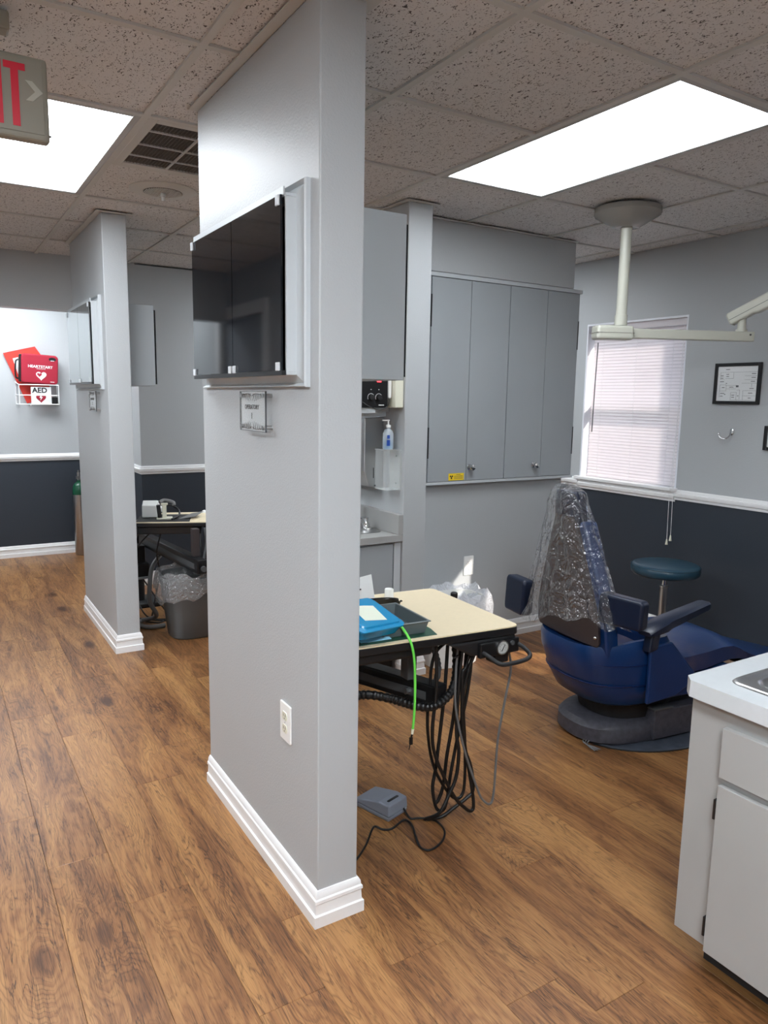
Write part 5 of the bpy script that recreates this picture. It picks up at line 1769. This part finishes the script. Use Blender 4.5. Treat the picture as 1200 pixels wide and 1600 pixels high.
# bucket that wraps the lower back
prof = [(0.185, 0.22, 0.10, 0.200), (0.20, 0.245, 0.11, 0.222), (0.27, 0.285, 0.165, 0.245), (0.35, 0.315, 0.19, 0.256), (0.42, 0.33, 0.15, 0.260), (0.475, 0.335, 0.10, 0.262), (0.495, 0.328, 0.085, 0.256)]
rings = []
for z, rb, rf, rv in prof:
    r = sup(-0.06, 0, rb, rf, rv, z, 48, 2.7)
    for p in r:
        # the rim dips behind the backrest and rises at the arms
        if z > 0.4:
            p.z += 0.012 * (p.x / 0.3) - (0.02 if p.x < -0.2 else 0.0) * min(1, (-p.x - .2) / .1)
    rings.append(r)
top = rings[-1]
ctr = sum(top, V(0, 0, 0)) / len(top)
inner = [V(ctr.x + (p.x - ctr.x) * 0.82, p.y * 0.84, p.z - 0.01) for p in top]
inner2 = [V(ctr.x + (p.x - ctr.x) * 0.78, p.y * 0.80, 0.36) for p in top]
L3(MB().loft(rings + [inner, inner2]), 'bucket', M['blue'], smooth=50)
for z, rb, rf, rv in ((0.385, 0.3255, 0.176, 0.2595), (0.292, 0.2975, 0.176, 0.2495)):
    ring = sup(-0.06, 0, rb, rf, rv, z, 64, 2.7)
    ring = [V(p.x, p.y, z - 0.05 * (p.x + .06) ** 2 / 0.1 * (-1 if p.x > -.06 else 0)) for p in ring]
    pts = [p for p in ring if p.x < 0.02]
    k0_ = max(range(len(ring)), key=lambda i: ring[i].x)
    order = [ring[(k0_ + i) % len(ring)] for i in range(len(ring))]
    pts = [p for p in order if p.x < 0.03]
    L3(MB().tube(pts, 0.003, 6), 'seam_piping', M['piping'], smooth=50)
L3(MB().tube([p + V(0, 0, 0.002) for p in sup(-0.06, 0, 0.336, 0.10, 0.263, 0.0, 64, 2.7) and [V(q_.x * 1.0, q_.y * 1.0, q_.z) for q_ in top] if p.x < 0.01] or top, 0.0035, 6), 'rim_piping', M['piping'], smooth=50) if False else None
# side wing panels of the bucket running forward to the seat
for s in (-1, 1):
    L3(MB().prism([(-0.14, 0.22), (0.02, 0.235), (0.14, 0.30), (0.11, 0.335), (-0.02, 0.475), (-0.14, 0.47)], 0, 0.02, frame3((0, s * 0.262 + (0.0 if s < 0 else 0.0), 0), (1, 0, 0), (0, 0, 1))), 'side_panel', M['blue'], bevel=0.008, seg=3)
# seat cushion: cross sections along the length
secs = []


def sect(u, w, zt, th, crown=0.012, tilt=0.0, n=7):
    top_, bot_ = [], []
    for i in range(n):
        q_ = -1 + 2 * i / (n - 1)
        edge = 1 - abs(q_) ** 5
        top_.append(V(u, q_ * w, zt - 0.022 * (1 - edge) + crown * (1 - q_ * q_)))
        bot_.append(V(u + tilt, q_ * w * 0.97, zt - th))
    return top_ + list(reversed(bot_))


for u, w, zt, th in ((-0.26, .20, .395, .08), (-0.18, .21, .400, .10), (0.0, .225, .398, .10), (0.12, .235, .398, .10), (0.24, .24, .408, .10), (0.32, .24, .418, .095), (0.39, .238, .415, .085), (0.44, .234, .395, .07), (0.47, .23, .378, .06), (0.50, .228, .366, .055)):
    secs.append(sect(u, w, zt, th))
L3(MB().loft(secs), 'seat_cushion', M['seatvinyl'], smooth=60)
secs = [sect(u, w, zt, th, 0.006) for u, w, zt, th in ((0.503, .226, .362, .05), (0.53, .224, .352, .05), (0.62, .21, .322, .045), (0.80, .195, .268, .04), (0.98, .18, .218, .04), (1.02, .165, .205, .035))]
L3(MB().loft(secs), 'leg_rest', M['blue'], smooth=60)
secs = [sect(u, w, zt, th, 0.0) for u, w, zt, th in ((0.48, .205, .308, .022), (0.62, .20, .272, .022), (0.98, .17, .175, .02))]
L3(MB().loft(secs), 'leg_rest_frame', M['taupe'])
L3(MB().prism([(-0.05, 0.20), (0.16, 0.20), (0.34, 0.245), (0.40, 0.30), (0.36, 0.315), (0.20, 0.29), (0.10, 0.30), (-0.05, 0.30)], -0.232, 0.232, frame3((0, 0, 0), (1, 0, 0), (0, 0, 1))), 'seat_skirt', M['blue'], bevel=0.012, seg=3)
L3(MB().box(0.05, -0.16, 0.145, 0.42, 0.16, 0.205), 'seat_frame', M['blackmatte'])
L3(MB().box(0.40, -0.10, 0.22, 0.47, 0.10, 0.29), 'knee_bracket', M['blackmatte'])
# backrest shell and cushion
def back_ring(z, w, u, th):
    return [V(u, -w, z), V(u - 0.012, -w * .55, z), V(u - 0.016, 0, z), V(u - 0.012, w * .55, z), V(u, w, z), V(u + th, w * .94, z), V(u + th + .006, 0, z), V(u + th, -w * .94, z)]


L3(MB().loft([back_ring(z, w, u, .022) for z, w, u in ((.462, .19, -.343), (.48, .203, -.345), (.56, .20, -.352), (.66, .172, -.362), (.78, .132, -.372), (.90, .092, -.382), (.985, .060, -.388))]), 'back_shell', M['taupe'], smooth=45, bevel=0.003)
L3(MB().loft([back_ring(z, w, u, .075) for z, w, u in ((.40, .215, -.300), (.47, .222, -.318), (.56, .218, -.328), (.66, .195, -.338), (.78, .158, -.348), (.90, .118, -.358), (.965, .090, -.362))]), 'back_cushion', M['blue'], smooth=45, bevel=0.012)
L3(MB().loft([back_ring(z, w, u, .055) for z, w, u in ((.93, .070, -.375), (.98, .078, -.380), (1.06, .074, -.388), (1.088, .060, -.388))]), 'headrest', M['navy'], smooth=45, bevel=0.008)
L3(MB().sphere(V(-0.352, -0.188, .505), 0.008, 8), 'bolt', M['chrome'], smooth=50)
# elbow wings beside the backrest
wing = rrect(-0.095, -0.062, 0.095, 0.062, 0.02, 5)
Mw = frame3((-0.285, -0.262, .630), (0.34, -0.94, -0.03), (0.05, 0.0, 1.0))
L3(MB().prism([(p[0] * (1.0), p[1] * (1.0 if p[0] < 0 else 0.96)) for p in wing], -0.03, 0.03, Mw), 'elbow_wing', M['navy'], bevel=0.012, seg=3)
Mw = frame3((-0.395, 0.285, .572), (0.08, 1.0, -0.02), (0.05, 0.0, 1.0))
L3(MB().prism([(p[0] * .85, p[1] * 1.32) for p in wing], -0.03, 0.03, Mw), 'elbow_wing', M['navy'], bevel=0.012, seg=3)
# armrest on the near side
Ma = Matrix.Translation((-0.185, -0.285, .520)) @ Matrix.Rotation(R_(12), 4, 'Z') @ Matrix.Rotation(R_(-4.5), 4, 'Y')
secs = []
for u, w, h0, h1 in ((0.0, .030, .004, .022), (0.02, .040, .0, .034), (0.10, .044, .0, .046), (0.13, .040, .004, .050), (0.42, .032, .012, .050), (0.445, .026, .016, .046)):
    secs.append([Ma @ V(u, y_, z_) for y_, z_ in ((-w, h0 + .006), (-w * .7, h0), (w * .7, h0), (w, h0 + .006), (w, h1 - .008), (w * .7, h1), (-w * .7, h1), (-w, h1 - .008))])
L3(MB().loft(secs), 'armrest', M['navy'], smooth=35)
L3(MB().loft([[Ma @ V(u, -0.02, 0.006), Ma @ V(u, 0.02, 0.006), Ma @ V(u - 0.02, 0.02, -0.07), Ma @ V(u - 0.02, -0.02, -0.07)] for u in (0.03, 0.09)]), 'armrest_bracket', M['navy'], bevel=0.008)

# clear plastic cover over the backrest
cv = thing('plastic_cover', 'crinkled clear plastic cover draped over the chair backrest', 'plastic cover', (2.28, 2.17, 0.5))
rng = random.Random(21)
ph = [rng.uniform(0, 6.28) for _ in range(12)]
rings = []
lev = [(1.120, .020, .016, -.385), (1.114, .050, .036, -.385), (1.085, .086, .056, -.38), (1.04, .106, .064, -.378), (.99, .120, .070, -.372), (.94, .136, .076, -.37), (.88, .160, .086, -.362), (.82, .182, .094, -.356), (.76, .204, .102, -.350), (.70, .226, .112, -.344), (.645, .246, .122, -.338), (.60, .264, .132, -.334), (.568, .276, .142, -.330), (.556, .284, .150, -.328)]
n = 150
for li, (z, rv, ru, uc) in enumerate(lev):
    ring = []
    f_ = li / (len(lev) - 1)
    for i in range(n):
        a = 2 * math.pi * i / n
        ca, sa = math.cos(a), math.sin(a)
        amp = 0.012 + 0.07 * f_
        tw = 1.6 * f_
        ridge = lambda fr, p_: 1 - 2 * abs(math.sin(0.5 * (fr * a + p_)))
        k_ = 1 + amp * (0.9 * ridge(6, ph[0] + tw) + 0.7 * ridge(11, ph[1] - tw) + 0.45 * ridge(19, ph[2] + 2 * tw)) + 0.07 * noise.noise(V(ca * 3.5, sa * 3.5, z * 13)) + 0.03 * noise.noise(V(ca * 9, sa * 9, z * 30))
        zz = z + (0.026 * math.sin(3 * a + ph[3]) + 0.014 * math.sin(8 * a + ph[4])) * f_ ** 2 - 0.03 * sa * f_ ** 3
        e = 2.4
        r_ = (abs(ca) ** e + abs(sa) ** e) ** (-1 / e)
        ring.append(CH @ V(uc + ru * r_ * k_ * ca + 0.015, rv * r_ * k_ * sa + 0.02 * (1 - f_), zz))
    rings.append(ring)
top = rings[0]
mbc = MB().loft(rings, cap=False)
tip = CH @ V(-.375, 0.01, 1.128)
b = len(mbc.v)
mbc.v.append(tip)
for i in range(n):
    mbc.face((i, (i + 1) % n, b))
mbc.build('cover_film', M['film'], cv, smooth=50)

# ------------------------------------------------------------------ stool
t = thing('stool', 'round teal padded stool on a steel post by the dark wall', 'stool', (3.57, 2.66, 0))
c0 = (3.53, 2.64, 0)
MB().lathe([(0.10, .492), (0.175, .496), (0.186, .506), (0.189, .525), (0.187, .543), (0.179, .553), (0.163, .558), (0.08, .562), (0.001, .563)], c0, 44).build('seat_pad', M['teal'], t, smooth=50)
MB().lathe([(0.1875, .545), (0.1895, .547), (0.1875, .549)], c0, 44, cap=False).build('seat_piping', M['teal'], t, smooth=50)
MB().lathe([(0.013, .40), (0.013, .496)], c0, 18).build('piston', M['chrome'], t, smooth=40)
MB().lathe([(0.021, .10), (0.021, .415), (0.024, .417), (0.024, .428), (0.012, .430)], c0, 22).build('post', M['steel'], t, smooth=40)
for k_ in range(5):
    a = R_(72 * k_ + 20)
    d_ = V(math.cos(a), math.sin(a), 0)
    o_ = Vector(c0)
    MB().tube([o_ + d_ * 0.015 + V(0, 0, .10), o_ + d_ * 0.12 + V(0, 0, .085), o_ + d_ * 0.225 + V(0, 0, .062)], lambda q: 0.019 - 0.006 * q, 8).build('leg', M['black'], t, smooth=50)
    ca_ = o_ + d_ * 0.225
    s_ = V(-d_.y, d_.x, 0)
    MB().cyl(ca_ + V(0, 0, .024) - s_ * 0.018, ca_ + V(0, 0, .024) + s_ * 0.018, 0.024, n=16).cyl(ca_ + V(0, 0, .045), ca_ + V(0, 0, .062), 0.006, n=8).build('caster', M['black'], t, smooth=40)

# ------------------------------------------------------------------ overhead lamp mount
t = thing('overhead_lamp', 'putty coloured ceiling mounted operating lamp pole with swing arms', 'dental lamp', (2.985, 2.60, HC))
c0 = (2.985, 2.60, 0)
MB().lathe([(0.050, 2.305), (0.058, 2.305), (0.155, 2.362), (0.160, 2.370), (0.158, 2.394)], c0, 44).build('canopy', M['lampbrown'], t, smooth=35)
MB().lathe([(0.0265, 1.885), (0.0265, 2.31)], c0, 26).build('pole', M['lampcream'], t, smooth=40)
MB().lathe([(0.031, 1.838), (0.031, 1.888), (0.027, 1.889)], c0, 26).build('collar', M['lampcream'], t, smooth=40)
da = V(0.62, -0.30, 0).normalized()
Mk = frame3((2.985, 2.60, 1.80), da, (0, 0, 1))
MB().box(-0.135, -0.034, -0.045, 0.055, 0.036, 0.045, Mk).build('knuckle_box', M['lampcream'], t, bevel=0.014, seg=3)
MB().box(-0.137, -0.0008, -0.0465, 0.057, 0.0012, 0.0465, Mk).build('knuckle_seam', M['lampbrown'], t)
MB().box(0.05, -0.024, -0.026, 0.70, 0.024, 0.026, Mk).build('lower_arm', M['lampcream'], t, bevel=0.005)
MB().cyl(Mk @ V(0.675, 0.008, 0.026), Mk @ V(0.675, 0.008, 0.0285), 0.005, n=12).build('screw', M['darkgrey'], t)
pv = Mk @ V(0.64, 0.024, 0)
MB().cyl(pv, pv + V(0, 0, 0.07), 0.020, n=18).cyl(pv, pv + V(0, 0, 0.012), 0.027, n=18).build('pivot', M['lampcream'], t, smooth=40)
du = V(0.22, -0.62, 0.34).normalized()
side = du.cross(V(0, 0, 1)).normalized()
upv = side.cross(du)
Mu = frame3(pv + V(0, 0, 0.088) - du * 0.07, du, upv)
MB().prism([(-0.0, -0.02), (0.0, 0.028), (0.01, 0.036), (0.80, 0.036), (0.80, -0.034), (0.14, -0.034), (0.12, -0.026), (0.01, -0.028)], -0.032, 0.032, Mu).build('upper_arm', M['lampcream'], t, bevel=0.010, seg=3)
MB().box(0.008, -0.003, -0.0335, 0.80, -0.001, 0.0335, Mu).build('arm_seam', M['darkgrey'], t)

# ------------------------------------------------------------------ sink cabinet by the camera
t = thing('base_cabinet', 'pale grey base cabinet with drawer fronts and black hinges under steel sink', 'cabinet', (1.87, 0.3, 0))
XC = 1.588
YE = 1.078
MB().box(XC, -0.80, 0.10, XC + 0.018, YE, 0.742).box(2.142, -0.80, 0.10, 2.16, YE, 0.742).box(XC + 0.018, -0.80, 0.10, 2.142, -0.782, 0.742).box(XC + 0.018, YE - 0.018, 0.10, 2.142, YE, 0.742).box(XC + 0.018, -0.782, 0.10, 2.142, YE - 0.018, 0.118).build('carcass', M['greylam2'], t)
MB().box(1.664, -0.78, 0.0, 2.13, 1.036, 0.10).build('toe_kick', M['kick'], t)
yy = 0.982
i = 0
while yy > -0.7:
    a, b = yy - 0.345, yy
    MB().box(XC - 0.017, a, 0.565, XC - 0.0005, b, 0.692).build('drawer', M['greylam2'], t, bevel=0.0015)
    d_ = MB().box(XC - 0.017, a, 0.098, XC - 0.0005, b, 0.545).build('door', M['greylam2'], t, bevel=0.0015)
    hy = b + 0.003 if i % 2 == 0 else a - 0.003
    for zz in (0.165, 0.480):
        MB().box(XC - 0.019, hy - 0.003, zz - 0.026, XC - 0.001, hy + 0.003, zz + 0.026).build('hinge', M['black'], d_, bevel=0.001)
    yy -= 0.352
    i += 1
t = thing('countertop', 'pale grey countertop with clipped corner around steel sink', 'countertop', (1.87, 0.3, 0.743))
# slab with an opening for the sink: four pieces of one top made as a ring
out_ = [(1.556, -0.82), (2.18, -0.82), (2.18, 1.092), (1.580, 1.092), (1.556, 1.068)]
hole = [(1.66, 0.44), (2.02, 0.44), (2.02, 0.985), (1.66, 0.985)]
mbk = MB()
for z0_, z1_ in ((0.743, 0.785),):
    mbk.prism([(1.556, -0.82), (2.18, -0.82), (2.18, 0.44), (1.556, 0.44)], z0_, z1_)
    mbk.prism([(1.556, 0.44), (1.66, 0.44), (1.66, 0.985), (1.556, 0.985)], z0_, z1_)
    mbk.prism([(2.02, 0.44), (2.18, 0.44), (2.18, 0.985), (2.02, 0.985)], z0_, z1_)
    mbk.prism([(1.556, 0.985), (2.18, 0.985), (2.18, 1.092), (1.580, 1.092), (1.556, 1.068)], z0_, z1_)
mbk.build('slab', M['counter'], t)
t = thing('sink', 'stainless steel drop-in sink with rounded bowl', 'sink', (1.84, 0.72, 0.785))
r0 = rrect(1.625, 0.42, 2.06, 1.018, 0.035, 6)


def inset(k_, z, rr):
    return [V(p[0], p[1], z) for p in rrect(1.625 + k_, 0.42 + k_, 2.06 - k_, 1.018 - k_, rr, 6)]


MB().loft([inset(0.0, 0.7855, .035), inset(0.004, 0.790, .035), inset(0.016, 0.790, .035), inset(0.021, 0.787, .035), inset(0.036, 0.788, .04), inset(0.042, 0.786, .05), inset(0.052, 0.765, .055), inset(0.062, 0.66, .06), inset(0.10, 0.645, .06)], cap=False).build('rim_and_bowl', M['steel'], t, smooth=50)
MB().prism(rrect(1.722, 0.517, 1.963, 0.921, .05, 5), 0.643, 0.6455).build('bowl_floor', M['steel_dark'], t)
MB().lathe([(0.028, 0.646), (0.026, 0.649), (0.001, 0.648)], (1.84, 0.72, 0), 20).build('drain', M['chrome'], t, smooth=40)
